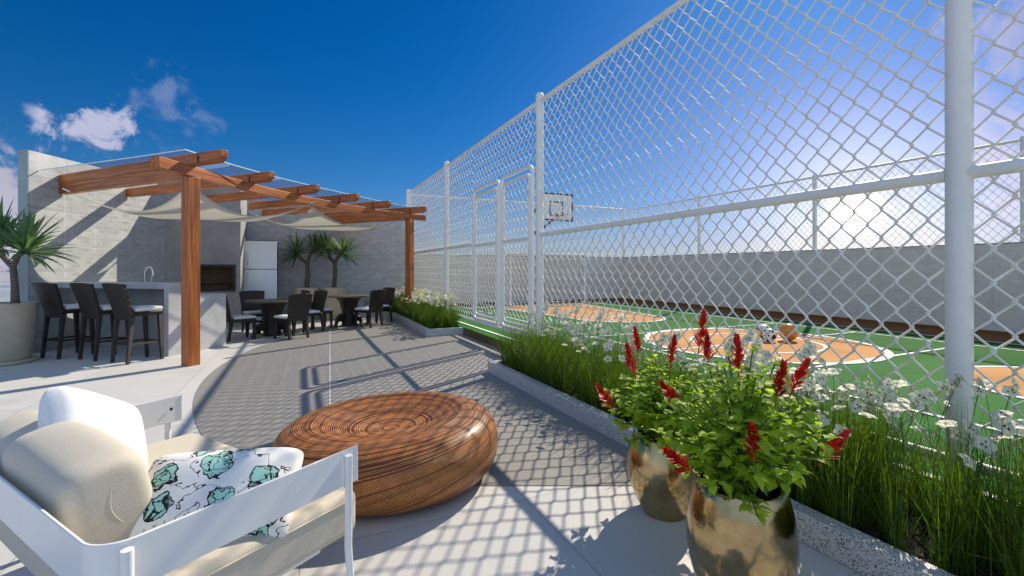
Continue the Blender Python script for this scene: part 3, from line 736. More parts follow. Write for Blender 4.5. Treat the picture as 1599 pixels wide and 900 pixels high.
def fridge():
    o = CP(0, 0) + Vector((-7.0, 11.95, 0)); W_, Dp, H_ = .78, .62, 2.17
    t = thing('fridge', 'tall stainless two door fridge between barbecue and potted yucca', 'fridge', tuple(o + NV * W_ / 2))
    def C(u, d, z): return o + NV * u + DV * d + UP * z
    b = MB(); b.obox(C(W_ / 2, Dp / 2 + .03, H_ / 2 + .02), NV, DV, UP, W_ / 2, Dp / 2, H_ / 2 - .02); b.build('body', M['black'], t, bevel=.006)
    d = MB(); d.obox(C(W_ / 2, 0, 1.78), NV, DV, UP, W_ / 2 - .003, .026, .37); u_ = d.build('upper_door', M['steel'], t, bevel=.008)
    d = MB(); d.obox(C(W_ / 2, 0, .73), NV, DV, UP, W_ / 2 - .003, .026, .67); l_ = d.build('lower_door', M['steel'], t, bevel=.008)
    for z0, z1 in ((1.50, 1.86), (.95, 1.32)):
        h = MB(); h.tube([C(.09, -.03, z0), C(.09, -.07, z0 + .02), C(.09, -.07, z1 - .02), C(.09, -.03, z1)], .012, 8); h.build('handle', M['chrome'], u_ if z0 > 1.4 else l_)
fridge()
BA = Vector((-.976, .218, 0)); BB = Vector((.218, .976, 0))     # along the bar (away from its open end), and back from its front
BO = Vector((-5.53, 7.37, 0))
bar = thing('bar_counter', 'pale stone bar counter with waterfall end beside the front pergola post', 'bar counter', tuple(BO))
L_ = 2.50; TH = .09; DB = .52; HB = 1.175
b = MB(); b.obox(BO + BA * (L_ / 2 - .01) + BB * DB / 2 + UP * (HB - TH / 2), BA, BB, UP, L_ / 2 - .01 + .0, DB / 2, TH / 2)
b.obox(BO + BA * (TH / 2 - .02 + .02) + BB * DB / 2 + UP * ((HB - TH) / 2), BA, BB, UP, TH / 2, DB / 2 - .001, (HB - TH) / 2 - .0005); b.build('countertop', M['counter'], bar, bevel=.003, smooth=0)
b = MB(); b.obox(BO + BA * (L_ / 2 + TH / 2 + .01) + BB * (DB - .07) + UP * (HB - TH) / 2, BA, BB, UP, (L_ - TH) / 2 - .04, .05, (HB - TH) / 2 - .002); b.build('front_panel', M['concrete'], bar, smooth=0)
kc = thing('kitchen_counter', 'lower pale stone worktop behind the bar, its lit end beside the post', 'counter', tuple(BO + BB * .8))
b = MB(); b.obox(BO + BB * (DB + .012 + .29) + BA * 1.18 + UP * .478, BA, BB, UP, 1.19, .29, .478); b.build('body', M['counter'], kc, bevel=.004, smooth=0)
b = MB(); b.obox(BO + BB * (DB + .012 + .27) + BA * 1.40 + UP * .960, BA, BB, UP, .27, .19, .004); b.build('sink_basin', M['steel'], kc, smooth=0)
fo = BO + BA * 1.47 + BB * .80 + UP * .956
fa = thing('faucet', 'tall chrome gooseneck faucet rising behind the bar counter', 'faucet', tuple(fo))
b = MB(); pts = [fo, fo + UP * .36] + [fo + UP * .36 - BA * .095 * (1 - math.cos(R(a))) + UP * .13 * math.sin(R(a)) for a in range(15, 181, 15)] + [fo - BA * .19 + UP * .33]
b.tube(pts, .014, 10); b.lathe([(.03, 0), (.03, .03), (.016, .05)], fo, 14); b.build('spout', M['chrome'], fa)
b = MB(); f2 = fo - BA * .155; b.tube([f2, f2 + UP * .18, f2 - BA * .01 + UP * .30, f2 - BA * .06 + UP * .38], .011, 8); b.lathe([(.025, 0), (.025, .09), (.014, .11)], f2, 12); b.build('spray_lever', M['chrome'], fa)

# glass guard rail on the far left edge
gr = thing('glass_guardrail', 'glass guardrail with pale top rail behind the left planter', 'guardrail', (-10.8, 8.35, 0))
b = MB(); b.obox((-10.9, 8.35, .56), (1, 0, 0), (0, 1, 0), UP, 2.72, .006, .5); b.build('glass_panel', M['glass'], gr, smooth=0)
b = MB(); b.obox((-10.9, 8.35, 1.09), (1, 0, 0), (0, 1, 0), UP, 2.72, .03, .02); b.build('top_rail', M['white_metal'], gr, bevel=.004)
b = MB(); b.obox((-10.9, 8.35, .03), (1, 0, 0), (0, 1, 0), UP, 2.72, .03, .03); b.build('bottom_rail', M['white_metal'], gr, bevel=.004)

# ------------------------------------------------------------------ pergola
pg = thing('pergola', 'orange stained timber pergola over the bar and dining corner', 'pergola', (-4.6, 9, 0))
BT, BBT = 2.90, 2.75
ctrl = [Vector(p + (0,)) for p in ((-4.72, 6.05), (-4.60, 7.80), (-4.33, 9.15), (-3.92, 10.35), (-3.42, 11.40), (-2.78, 12.32), (-2.42, 12.70))]
def cr_spline(P, n=8):
    out = []
    for i in range(len(P) - 1):
        a = P[max(i - 1, 0)]; b_ = P[i]; c_ = P[i + 1]; d_ = P[min(i + 2, len(P) - 1)]
        for k in range(n):
            t = k / n; out.append(.5 * ((2 * b_) + (c_ - a) * t + (2 * a - 5 * b_ + 4 * c_ - d_) * t * t + (3 * b_ - a - 3 * c_ + d_) * t ** 3))
    out.append(P[-1]); return out
def sweep(mb, path, hw, z0, z1):
    n = len(path); rows = []; s_ = 0
    for i in range(n):
        d = (path[min(i + 1, n - 1)] - path[max(i - 1, 0)]).normalized(); nn = Vector((-d.y, d.x, 0))
        if i: s_ += (path[i] - path[i - 1]).length
        rows.append([mb.add(path[i] + nn * sx * hw + UP * z, (s_, sx * hw, z)) for sx, z in ((-1, z0), (1, z0), (1, z1), (-1, z1))])
    for A, B in zip(rows, rows[1:]):
        for k in range(4): j = (k + 1) % 4; mb.face(A[k], B[k], B[j], A[j])
    mb.face(*rows[0]); mb.face(*rows[-1][::-1])
bp = cr_spline(ctrl); b = MB(); sweep(b, bp, .06, BBT, BT); b.build('curved_beam', M['wood'], pg, bevel=.005)
raf = [((-4.00, 6.37), 4.33), ((-4.09, 7.80), 4.22), ((-3.81, 8.99), 4.12), ((-3.38, 10.06), 3.46), ((-2.95, 11.09), 4.40), ((-2.27, 12.10), 3.57)]
for (tip, L) in raf:
    b = MB(); ln_ = L
    b.prism([(0, BT + .002), (L - .10, BT + .002), (L, BT + .07), (L, BT + .165), (0, BT + .165)], Vector((tip[0], tip[1], 0)) - RV * L, RV, UP, TV, .055); b.build('rafter', M['wood'], pg, bevel=.004)
    # steel pin through rafter over the beam
    pt = Vector((tip[0], tip[1], 0)) - RV * .60
    b = MB(); b.obox(pt - TV * .058 + UP * (BT + .075) + RV * .12, RV, TV, UP, .012, .006, .05); b.build('fixing_plate', M['black'], pg)
for (tip, L, end) in ((raf[0][0], raf[0][1], .70), (raf[5][0], raf[5][1], .62)):
    b = MB(); b.prism([(0, BBT - .02), (L - end - .06, BBT - .02), (L - end - .06, BT - .002), (0, BT - .002)], Vector((tip[0], tip[1], 0)) - RV * L, RV, UP, TV, .055); b.build('tie_beam', M['wood'], pg, bevel=.004)
for c in (Vector((-4.70, 6.70, 0)), Vector((-2.76, 12.34, 0))):
    b = MB()
    P = [c + RV * sx * .085 + TV * sy * .085 + UP * z for z in (0, BBT - .002) for sx, sy in ((-1, -1), (1, -1), (1, 1), (-1, 1))]
    G = [(z, sx * .085, sy * .085) for z in (0, BBT) for sx, sy in ((-1, -1), (1, -1), (1, 1), (-1, 1))]
    b.quadbox(P, G); b.build('post', M['wood'], pg, bevel=.006)
# glass sheet resting on the rafters
gp = [(-7.96, 7.72), (-7.0, 7.35), (-5.6, 6.82), (-4.57, 6.40), (-4.46, 7.4), (-4.25, 8.4), (-3.9, 9.5), (-3.50, 10.55), (-3.1, 11.55), (-2.62, 12.45), (-5.5, 13.55), (-6.4, 13.1), (-7.0, 12.8), (-6.4, 11.3), (-7.9, 10.45)]
gs = MB(); gz = BT + .17
ids = [gs.add((x, y, gz)) for x, y in gp]; gs.face(*ids)
gg = thing('glass_roof', 'clear glass sheet lying on the pergola rafters', 'glass roof', (-5.5, 9.8, gz))
gs.build('pane', M['glass'], gg, smooth=0)
e = MB(); edge = [Vector((x, y, gz + .005)) for x, y in gp[:10]]; e.tube(edge, .009, 6); e.build('polished_edge', M['glass_edge'], gg)

def sail(label, c, hooks, sag, pull):
    c = [Vector(p) for p in c]; cen = sum(c, Vector()) / 4
    def fn(u, v):
        p = c[0] * (1 - u) * (1 - v) + c[1] * u * (1 - v) + c[2] * u * v + c[3] * (1 - u) * v
        eu, ev = 4 * u * (1 - u), 4 * v * (1 - v)
        k = pull * (eu * (1 - ev) + ev * (1 - eu)); q = Vector((cen.x, cen.y, p.z))
        p = p.lerp(q, k)
        s_ = sag * (1 - (1 - eu ** .85 * .95) * (1 - ev ** .85 * .95)) + .012 * math.sin(9 * u + 4 * v) * eu * ev
        return p - UP * s_
    t = thing('shade_sail', label, 'shade sail', tuple(cen), 'canvas shade sails under the pergola')
    b = MB(); b.grid(fn, 26, 26, lambda u, v: (u * 3, v * 3, 0)); b.build('canvas', M['sail'], t, solid=.006, smooth=180)
    for p in c:
        d = (p - cen); d.z = 0; d.normalize(); h = MB(); h.tube([p, p + d * .10 + UP * .05], .012, 8); h.build('hook', M['chrome'], t)
sail('cream shade sail hung between the bar wall and front pergola post', [(-7.62, 7.90, 2.74), (-4.82, 6.86, 2.70), (-4.22, 9.48, 2.74), (-7.0, 10.45, 2.80)], None, .37, .16)
sail('cream shade sail hung over the dining tables', [(-4.20, 9.62, 2.74), (-2.98, 12.05, 2.70), (-5.2, 13.5, 2.80), (-6.45, 11.4, 2.80)], None, .32, .16)

# ------------------------------------------------------------------ furniture
def rbox(mb, x0, x1, y0, y1, z0, z1): mb.box(x0, x1, y0, y1, z0, z1)
def leg_prism(mb, x, y, x2, y2, z0, z1, r0, r1):
    P = [(x2 + sx * r0, y2 + sy * r0, z0) for sx, sy in ((-1, -1), (1, -1), (1, 1), (-1, 1))] + [(x + sx * r1, y + sy * r1, z1) for sx, sy in ((-1, -1), (1, -1), (1, 1), (-1, 1))]
    mb.quadbox(P)
def back_panel(mb, x0, z0, z1, w0, w1, lean, th, curve):
    """backrest: from height z0 to z1, half width w0 -> w1, leaning to -x, curved round the sitter"""
    for side in (0, 1):
        pass
    nu, nv = 10, 10
    def fn(u, v, s_):
        y = (u * 2 - 1) * (w0 + (w1 - w0) * v ** 1.2); z = z0 + (z1 - z0) * v - .02 * (2 * u - 1) ** 2 * v
        x = x0 - lean * v ** 1.3 - curve * (1 - (2 * u - 1) ** 2) * v + s_ * th
        return (x, y, z)
    A = [[mb.add(fn(i / nu, j / nv, 0)) for j in range(nv + 1)] for i in range(nu + 1)]
    B = [[mb.add(fn(i / nu, j / nv, 1)) for j in range(nv + 1)] for i in range(nu + 1)]
    for i in range(nu):
        for j in range(nv): mb.face(A[i][j], A[i][j + 1], A[i + 1][j + 1], A[i + 1][j]); mb.face(B[i][j], B[i + 1][j], B[i + 1][j + 1], B[i][j + 1])
    for i in range(nu): mb.face(A[i][0], A[i + 1][0], B[i + 1][0], B[i][0]); mb.face(A[i][nv], B[i][nv], B[i + 1][nv], A[i + 1][nv])
    for j in range(nv): mb.face(A[0][j], B[0][j], B[0][j + 1], A[0][j + 1]); mb.face(A[nu][j], A[nu][j + 1], B[nu][j + 1], B[nu][j])
def cushion_mesh(mb, x0, x1, y0, y1, z0, z1):
    mb.box(x0, x1, y0, y1, z0, z1)
def make_chair():
    t = thing('dining_chair', 'x', 'chair', (0, 0, 0), 'dark wicker chairs round the dining tables')
    b = MB(); b.box(-.22, .24, -.23, .23, .36, .42); b.build('seat', M['wicker'], t, world=False, bevel=.012)
    b = MB(); cushion_mesh(b, -.17, .245, -.225, .225, .422, .472); b.build('cushion', M['cushion_white'], t, world=False, bevel=.018)
    b = MB(); back_panel(b, -.24, .37, .92, .22, .26, .10, .045, .02); b.build('backrest', M['wicker'], t, world=False, bevel=.006)
    for sx, sy in ((.205, .20), (.205, -.20), (-.2, .20), (-.2, -.20)):
        b = MB(); leg_prism(b, sx, sy, sx + (.01 if sx > 0 else -.05), sy * 1.02, 0, .36, .020, .030); b.build('leg', M['wicker'], t, world=False, bevel=.004)
    return t
def make_stool():
    t = thing('bar_stool', 'x', 'bar stool', (0, 0, 0), 'dark wicker stools along the bar')
    b = MB(); b.box(-.19, .22, -.21, .21, .70, .765); b.build('seat', M['wicker'], t, world=False, bevel=.012)
    b = MB(); cushion_mesh(b, -.15, .23, -.205, .205, .767, .83); b.build('cushion', M['cushion_white'], t, world=False, bevel=.018)
    b = MB(); back_panel(b, -.21, .64, 1.20, .205, .265, .14, .05, .05); b.build('backrest', M['wicker'], t, world=False, bevel=.006)
    for sx, sy in ((.19, .185), (.19, -.185), (-.185, .185), (-.185, -.185)):
        b = MB(); leg_prism(b, sx, sy, sx + (.03 if sx > 0 else -.06), sy * 1.05, 0, .70, .020, .029); b.build('leg', M['wicker'], t, world=False, bevel=.004)
    b = MB()
    b.box(.19, .215, -.17, .17, .27, .30); b.box(-.225, -.20, -.17, .17, .27, .30); b.box(-.20, .19, .18, .205, .27, .30); b.box(-.20, .19, -.205, -.18, .27, .30); b.build('footrest', M['wicker'], t, world=False, bevel=.004)
    return t
st = make_stool(); sang = math.atan2(.976, .218)
spots = [((-7.17, 7.42), 'dark wicker bar stool nearest the big left planter', .06), ((-6.45, 7.28), 'middle dark wicker bar stool at the pale counter', .0), ((-5.74, 7.04), 'dark wicker bar stool nearest the front pergola post', -.04)]
for k, (p, lab, dz) in enumerate(spots):
    o = st if k == 0 else dup(st)
    o.location = (p[0], p[1], 0); o.rotation_euler = (0, 0, sang + dz - .14); o['label'] = lab
chd = make_chair()
def table(x, y, label, r):
    t = thing('dining_table', label, 'table', (x, y, 0), 'round dark wicker dining tables')
    b = MB(); b.lathe([(0, .715), (r - .03, .715), (r, .725), (r, .745), (r - .01, .752), (0, .752)], (x, y, 0), 48); b.build('tabletop', M['table_weave'], t)
    b = MB(); b.lathe([(.20, 0.0), (.17, .03), (.15, .30), (.24, .62), (.34, .714)], (x, y, 0), 24); b.build('pedestal', M['wicker'], t)
    for k in range(4):
        a = R(45 + 90 * k + 20); d = Vector((math.cos(a), math.sin(a), 0)); s_ = Vector((-d.y, d.x, 0)); f = MB()
        f.prism([(.12, .0), (.16, .0), (.20, .10), (.28, .15), (.36, .12), (.42, .0), (.46, .0), (.42, .16), (.34, .26), (.14, .32)], (x, y, 0), d, UP, s_, .03); f.build('foot', M['wicker'], t, bevel=.004)
T1 = (-5.10, 9.75); T2 = (-4.08, 11.45)
table(T1[0], T1[1], 'round dark wicker dining table nearer the fridge', .52); table(T2[0], T2[1], 'round dark wicker dining table nearer the far flower planter', .50)
first = True
def put_chair(x, y, tx, ty, lab, jit=0):
    global first
    o = chd if first else dup(chd)
    first = False
    o.location = (x, y, 0); o.rotation_euler = (0, 0, math.atan2(ty - y, tx - x) + jit); o['label'] = lab
put_chair(-5.47, 9.18, T1[0] + .08, T1[1] - .06, 'dark chair at the first table beside the pale counter end', .0)
put_chair(-4.50, 9.33, T1[0], T1[1] - .08, 'dark chair turning its back, right front of the first table', .0)
put_chair(-5.72, 10.22, T1[0], T1[1] - .2, 'dark chair at the first table in front of the fridge', .0)
put_chair(-4.62, 10.38, T1[0], T1[1], 'dark chair behind the first table below the left yucca', .0)
put_chair(-4.60, 10.92, T2[0] + .05, T2[1], 'dark chair at the second table below the right yucca', .0)
put_chair(-3.50, 11.18, T2[0], T2[1], 'dark chair turning its back beside the far planter kerb', .0)
put_chair(-3.50, 12.05, T2[0], T2[1] - .1, 'dark chair behind the second table touching the white flowers', .0)

# ------------------------------------------------------------------ yuccas in planters
def planter(name, label, x, y, r0, r1, h, saucer=True, group=None):
    t = thing(name, label, 'planter', (x, y, 0), group)
    z0 = .055 if saucer else 0
    b = MB(); b.lathe([(0, z0), (r0, z0), (r0 + .02, z0 + .03), (r0 + (r1 - r0) * .5 + .015, h * .5), (r1, h), (r1 - .045, h), (r1 - .06, h - .06)], (x, y, 0), 48); b.build('pot', M['pot_beige'], t)
    if saucer:
        b = MB(); b.lathe([(0, 0), (r0 + .06, 0), (r0 + .09, .015), (r0 + .09, .05), (r0 + .05, .052), (0, .052)], (x, y, 0), 48); b.build('saucer', M['pot_beige'], t)
    b = MB(); b.lathe([(r1 - .055, h - .05), (r1 * .5, h - .04), (0, h - .035)], (x, y, 0), 24); b.build('soil', M['soil'], t)
    return t
def sword(mb, o, d, L, w, droop, rr):
    """one sword leaf: starts at o in direction d, bends down along its length"""
    d = Vector(d).normalized(); side = d.cross(UP)
    if side.length < .05: side = Vector((1, 0, 0))
    side.normalize(); mb.rv = rr.random(); p = Vector(o); prev = None; n = 6
    for i in range(n + 1):
        t = i / n; ww = w * (.55 + .9 * t if t < .5 else 1.0) * (1 - max(0, t - .35) / .65) ** .8
        up_ = side.cross(d).normalized()
        a = mb.add(p - side * ww * .5 + up_ * ww * .22); c = mb.add(p); b_ = mb.add(p + side * ww * .5 + up_ * ww * .22)
        if prev: mb.face(prev[0], prev[1], c, a); mb.face(prev[1], prev[2], b_, c)
        prev = (a, c, b_); p = p + d * (L / n); d = (d - UP * droop * (.3 + t) / n * 1.6).normalized()
def yucca(label, x, y, z0, branches, seed, leaves=70, group=None, cat='yucca', wide=1.0):
    rr = random.Random(seed); t = thing('yucca_tree', label, cat, (x, y, z0), group)
    tr = MB(); base = Vector((x, y, z0)); fork = None
    for (fk, tips, r0, r1) in branches:
        fork = base + Vector(fk)
        mid = base.lerp(fork, .5) + Vector((.02, -.01, 0))
        tr.tube([base - UP * .03, base + UP * .08, mid, fork], r0, 12, r_list=[r0 * 1.35, r0 * 1.1, r0 * .95, r0 * .9])
        for tp in tips:
            q = base + Vector(tp); m_ = fork.lerp(q, .5) + (q - fork).cross(Vector((0, 1, 0))) * .12
            tr.tube([fork - UP * .03, m_, q], r1, 10, r_list=[r0 * .8, r1 * .95, r1 * .85])
    tr.build('trunk', M['bark'], t)
    for (fk, tips, r0, r1) in branches:
        for tp in tips:
            q = base + Vector(tp); cw = MB(); ax = (q - (base + Vector(fk))); ax.normalize(); ax = (ax * .7 + UP * .5).normalized()
            for k in range(leaves):
                th = 2 * math.pi * rr.random(); ph = math.acos(1 - rr.random() * 1.32); ph = min(ph, 1.9) * (.80 if wide > 1 else .92)
                o1 = ax.orthogonal().normalized(); o2 = ax.cross(o1)
                d = ax * math.cos(ph) + (o1 * math.cos(th) + o2 * math.sin(th)) * math.sin(ph)
                L = rr.uniform(.50, .74) * (1.0 if ph < 1.2 else .85)
                sword(cw, q + d * .03 - ax * .05 * ph, d, L, rr.uniform(.035, .055) * wide, rr.uniform(.1, .5) + (.75 if rr.random() < .10 else 0) + .35 * max(0, ph - .9), rr)
            cw.build('crown', M['yucca_leaf'], t, smooth=0)
PX, PY = -7.62, 6.85
planter('large_planter', 'large beige round planter on a saucer at the left edge', PX, PY, .29, .385, .90)
yucca('forked yucca in the large beige planter at the left edge', PX + .21, PY - .02, .86, [((-.03, 0, .60), [(.20, -.02, .84), (-.26, .0, .93)], .046, .040)], 3, 72, wide=1.5)
planter('tall_planter', 'beige planter in front of the back wall, left of its pair', -5.70, 12.72, .26, .33, .90, False, 'beige planters by the back wall')
yucca('forked yucca in the left planter by the back wall', -5.70, 12.72, .86, [((.02, 0, .74), [(-.30, .02, 1.02), (.24, -.02, 1.10)], .06, .045)], 11, 95)
planter('tall_planter', 'beige planter in front of the back wall, right of its pair', -5.02, 12.92, .26, .33, .90, False, 'beige planters by the back wall')
yucca('forked yucca in the right planter by the back wall', -5.02, 12.92, .86, [((.02, 0, .74), [(-.22, .0, 1.12), (.28, .0, 1.00)], .06, .045)], 23, 95)

# ------------------------------------------------------------------ kerbed planters with grass and white flowers
def kerb(mb, path, h=.15, w=.10):
    """path = outer edge, kerb lies to its left"""
    n = len(path); L = []
    for i in range(n):
        d0 = (path[i] - path[i - 1]).normalized() if i else None; d1 = (path[i + 1] - path[i]).normalized() if i < n - 1 else None
        d0 = d0 or d1; d1 = d1 or d0; n0 = Vector((-d0.y, d0.x, 0)); n1 = Vector((-d1.y, d1.x, 0)); m_ = (n0 + n1); m_ = m_ / (m_.length_squared / 2) if m_.length_squared > .01 else n0
        L.append((path[i], path[i] + m_ * w))
    rows = [[mb.add(a), mb.add(a + UP * h), mb.add(c + UP * h), mb.add(c)] for a, c in L]
    for A, B in zip(rows, rows[1:]):
        for k in range(3): mb.face(A[k], B[k], B[k + 1], A[k + 1])
        mb.face(A[3], B[3], B[0], A[0])
    mb.face(*rows[0][::-1]); mb.face(*rows[-1])
KN = 2.335    # outer face of the near kerb
near_path = [CP(KN, -1.2), CP(KN, 5.82), CP(3.195, 5.82)]
near_path = near_path[::-1]
t = thing('planter_kerb', 'speckled granite kerb along the near flower bed by the fence', 'planter kerb', tuple(CP(KN, 2)))
b = MB(); kerb(b, near_path); b.build('kerb_stone', M['granite'], t, bevel=.006, smooth=0)
b = MB(); b.face(*[b.add(CP(n_, b_, .09)) for n_, b_ in ((KN + .09, -1.2), (3.195, -1.2), (3.195, 5.73), (KN + .09, 5.73))]); b.build('soil', M['soil'], t, smooth=0)
P_ = [Vector((-5.4, 13.42, 0)), Vector((-4.15, 13.72, 0)), Vector((-3.62, 13.45, 0)), Vector((-3.40, 13.12, 0)), Vector((-1.78, 9.53, 0)), Vector((-1.02, 9.88, 0))]
t = thing('planter_kerb', 'pale stone kerb round the far flower bed under the pergola post', 'planter kerb', tuple(P_[4]))
b = MB(); kerb(b, P_, .15, .10); b.build('kerb_stone', M['granite'], t, bevel=.006, smooth=0)
b = MB(); b.face(*[b.add(Vector(p) + UP * .09) for p in ((-5.0, 13.55, 0), (-4.1, 13.80, 0), (-3.3, 13.15, 0), (-1.72, 9.66, 0), (-1.06, 9.96, 0), (-3.3, 14.75, 0), (-3.6, 14.4, 0))]); b.build('soil', M['soil'], t, smooth=0)

def blade(mb, o, az, L, lean, w, rr):
    mb.rv = rr.random(); d = Vector((math.cos(az) * math.sin(lean), math.sin(az) * math.sin(lean), math.cos(lean))); s_ = Vector((-math.sin(az), math.cos(az), 0))
    p = Vector(o); prev = None; n = 4
    for i in range(n + 1):
        t = i / n; ww = w * (1 - t ** 1.6) + .0006; a = mb.add(p - s_ * ww / 2); c = mb.add(p + s_ * ww / 2)
        if prev: mb.face(prev[0], prev[1], c, a)
        prev = (a, c); p = p + d * L / n; d = (d + Vector((math.cos(az), math.sin(az), 0)) * .10 * lean * 3 - UP * .05 * (lean * 2) * t).normalized()
def in_poly(p, poly):
    c = False; j = len(poly) - 1
    for i in range(len(poly)):
        a, q = poly[i], poly[j]
        if (a[1] > p[1]) != (q[1] > p[1]) and p[0] < (q[0] - a[0]) * (p[1] - a[1]) / (q[1] - a[1]) + a[0]: c = not c
        j = i
    return c
rr = random.Random(42)
g = MB(); clumps = 0
for k in range(430):
    n_ = rr.uniform(KN + .13, 3.16); b_ = rr.uniform(-.9, 5.66); o = CP(n_, b_, .085); nb = 48 if b_ < 2.8 else 46
    if b_ > 4.4: nb = 50
    h = rr.uniform(.50, .66)
    for j in range(nb):
        lean = abs(rr.gauss(0, .28)) + .02
        blade(g, o + Vector((rr.gauss(0, .022), rr.gauss(0, .022), 0)), rr.uniform(0, 6.283), h * rr.uniform(.6, 1.15), lean, rr.uniform(.0026, .0048), rr)
tag(g.build('ornamental_grass', M['grass'], smooth=0), 'tall green grass filling the near bed along the fence', 'grass', kind='stuff')
far_poly = [(-4.6, 13.80), (-4.05, 13.9), (-3.48, 13.45), (-3.25, 13.1), (-1.74, 9.78), (-1.16, 10.0), (-3.0, 14.2), (-3.3, 14.4)]
g = MB(); cnt = 0
while cnt < 300:
    p = (rr.uniform(-4.6, -1.0), rr.uniform(9.6, 14.5))
    if not in_poly(p, far_poly): continue
    cnt += 1; h = rr.uniform(.44, .62)
    for j in range(38):
        blade(g, Vector((p[0] + rr.gauss(0, .035), p[1] + rr.gauss(0, .035), .085)), rr.uniform(0, 6.283), h * rr.uniform(.6, 1.15), abs(rr.gauss(0, .25)) + .02, rr.uniform(.006, .011), rr)
tag(g.build('ornamental_grass', M['grass'], smooth=0), 'green grass in the far bed under the pergola post', 'grass', kind='stuff')

def blossom(mb, c, nrm, R_, rr):
    """five pointed white petals with a dark spot at three petal bases"""
    nrm = Vector(nrm).normalized(); a = nrm.orthogonal().normalized(); b_ = nrm.cross(a); c = Vector(c); off = rr.uniform(0, 6.28)
    for k in range(5):
        th = off + 2 * math.pi * k / 5 + rr.uniform(-.08, .08); d = a * math.cos(th) + b_ * math.sin(th); s_ = nrm.cross(d); L = R_ * rr.uniform(.88, 1.1); mb.rv = rr.random()
        prof = ((.04, .10, .0), (.3, .34, .07), (.58, .44, .10), (.82, .26, .06), (1.0, .02, -.02)); prev = None; mb.cur = 0
        for (t, w, z) in prof:
            i0 = mb.add(c + d * L * t - s_ * L * w + nrm * L * (z + .05)); im = mb.add(c + d * L * t + nrm * L * z); i1 = mb.add(c + d * L * t + s_ * L * w + nrm * L * (z + .05))
            if prev: mb.face(prev[0], prev[1], im, i0); mb.face(prev[1], prev[2], i1, im)
            prev = (i0, im, i1)
        if k % 2 == 0:
            mb.cur = 1; q = c + d * L * .30 + nrm * L * .12
            mb.face(*[mb.add(q + (d * math.cos(x) * 1.25 + s_ * math.sin(x)) * L * .10) for x in [2 * math.pi * i / 7 for i in range(7)]])
    mb.cur = 0
def make_stem(name, h, n, seed, R_, detail):
    rr_ = random.Random(seed); lean = Vector((rr_.uniform(-.12, .12), rr_.uniform(-.12, .12), 0)); s_ = MB(); tip = lean * h + UP * h
    s_.tube([(0, 0, 0), lean * h * .3 + UP * h * .55, tip], .0014, 5); heads = []
    for k in range(n):
        o = tip if k == 0 else tip + Vector((rr_.uniform(-.13, .13), rr_.uniform(-.13, .13), rr_.uniform(-.10, .05)))
        if k: s_.tube([lean * h * .7 + UP * h * .80, (tip + o) / 2 - UP * .02, o], .0012, 4)
        heads.append(o)
    if detail:
        root = s_.build(name, M['stalk'])
        for o in heads:
            m_ = MB(); blossom(m_, o, (rr_.uniform(-.7, .3), rr_.uniform(-1.0, .0), rr_.uniform(.25, 1)), R_ * rr_.uniform(.85, 1.15), rr_); m_.build('blossom', [M['petal'], M['petal_spot']], root, smooth=0)
    else:
        s_.cur = 2; s_.mi = [2] * len(s_.f)
        for o in heads: blossom(s_, o, (rr_.uniform(-.6, .6), rr_.uniform(-1.0, .1), rr_.uniform(.25, 1)), R_ * rr_.uniform(.85, 1.15), rr_)
        root = s_.build(name, [M['petal'], M['petal_spot'], M['stalk']], smooth=0)
    return root
protos = [make_stem('white_flower', .56 + .05 * k, 1 + k % 3, 50 + k, .042, True) for k in range(5)]
used = set()
for k in range(195):
    pr = protos[k % 5]; b_ = rr.uniform(-.4, 5.55); n_ = rr.uniform(KN + .22, 3.14)
    if k < 38: b_ = rr.uniform(3.6, 5.55)
    elif k < 112: b_ = rr.uniform(.2, 2.6)
    o = dup(pr) if pr.name in used else pr
    used.add(pr.name); o.location = CP(n_, b_, .085); o.rotation_euler = (0, 0, rr.uniform(-.9, .9)); s_ = rr.uniform(.84, 1.1); o.scale = (s_,) * 3
    tag(o, 'white flowers with dark spots on thin stalks in the near bed', 'flower', 'white flowers in the near bed')
protos = [make_stem('small_white_flower', .58 + .05 * k, 4, 80 + k, .045, False) for k in range(4)]
used = set(); cnt = 0
while cnt < 200:
    p = (rr.uniform(-4.6, -1.0), rr.uniform(9.6, 14.5))
    if not in_poly(p, far_poly): continue
    pr = protos[cnt % 4]; cnt += 1; o = dup(pr) if pr.name in used else pr; used.add(pr.name)
    o.location = (p[0], p[1], .085); o.rotation_euler = (0, 0, rr.uniform(0, 6.28)); s_ = rr.uniform(.85, 1.1); o.scale = (s_,) * 3
    tag(o, 'small white flowers above the grass in the far bed', 'flower', 'white flowers in the far bed')

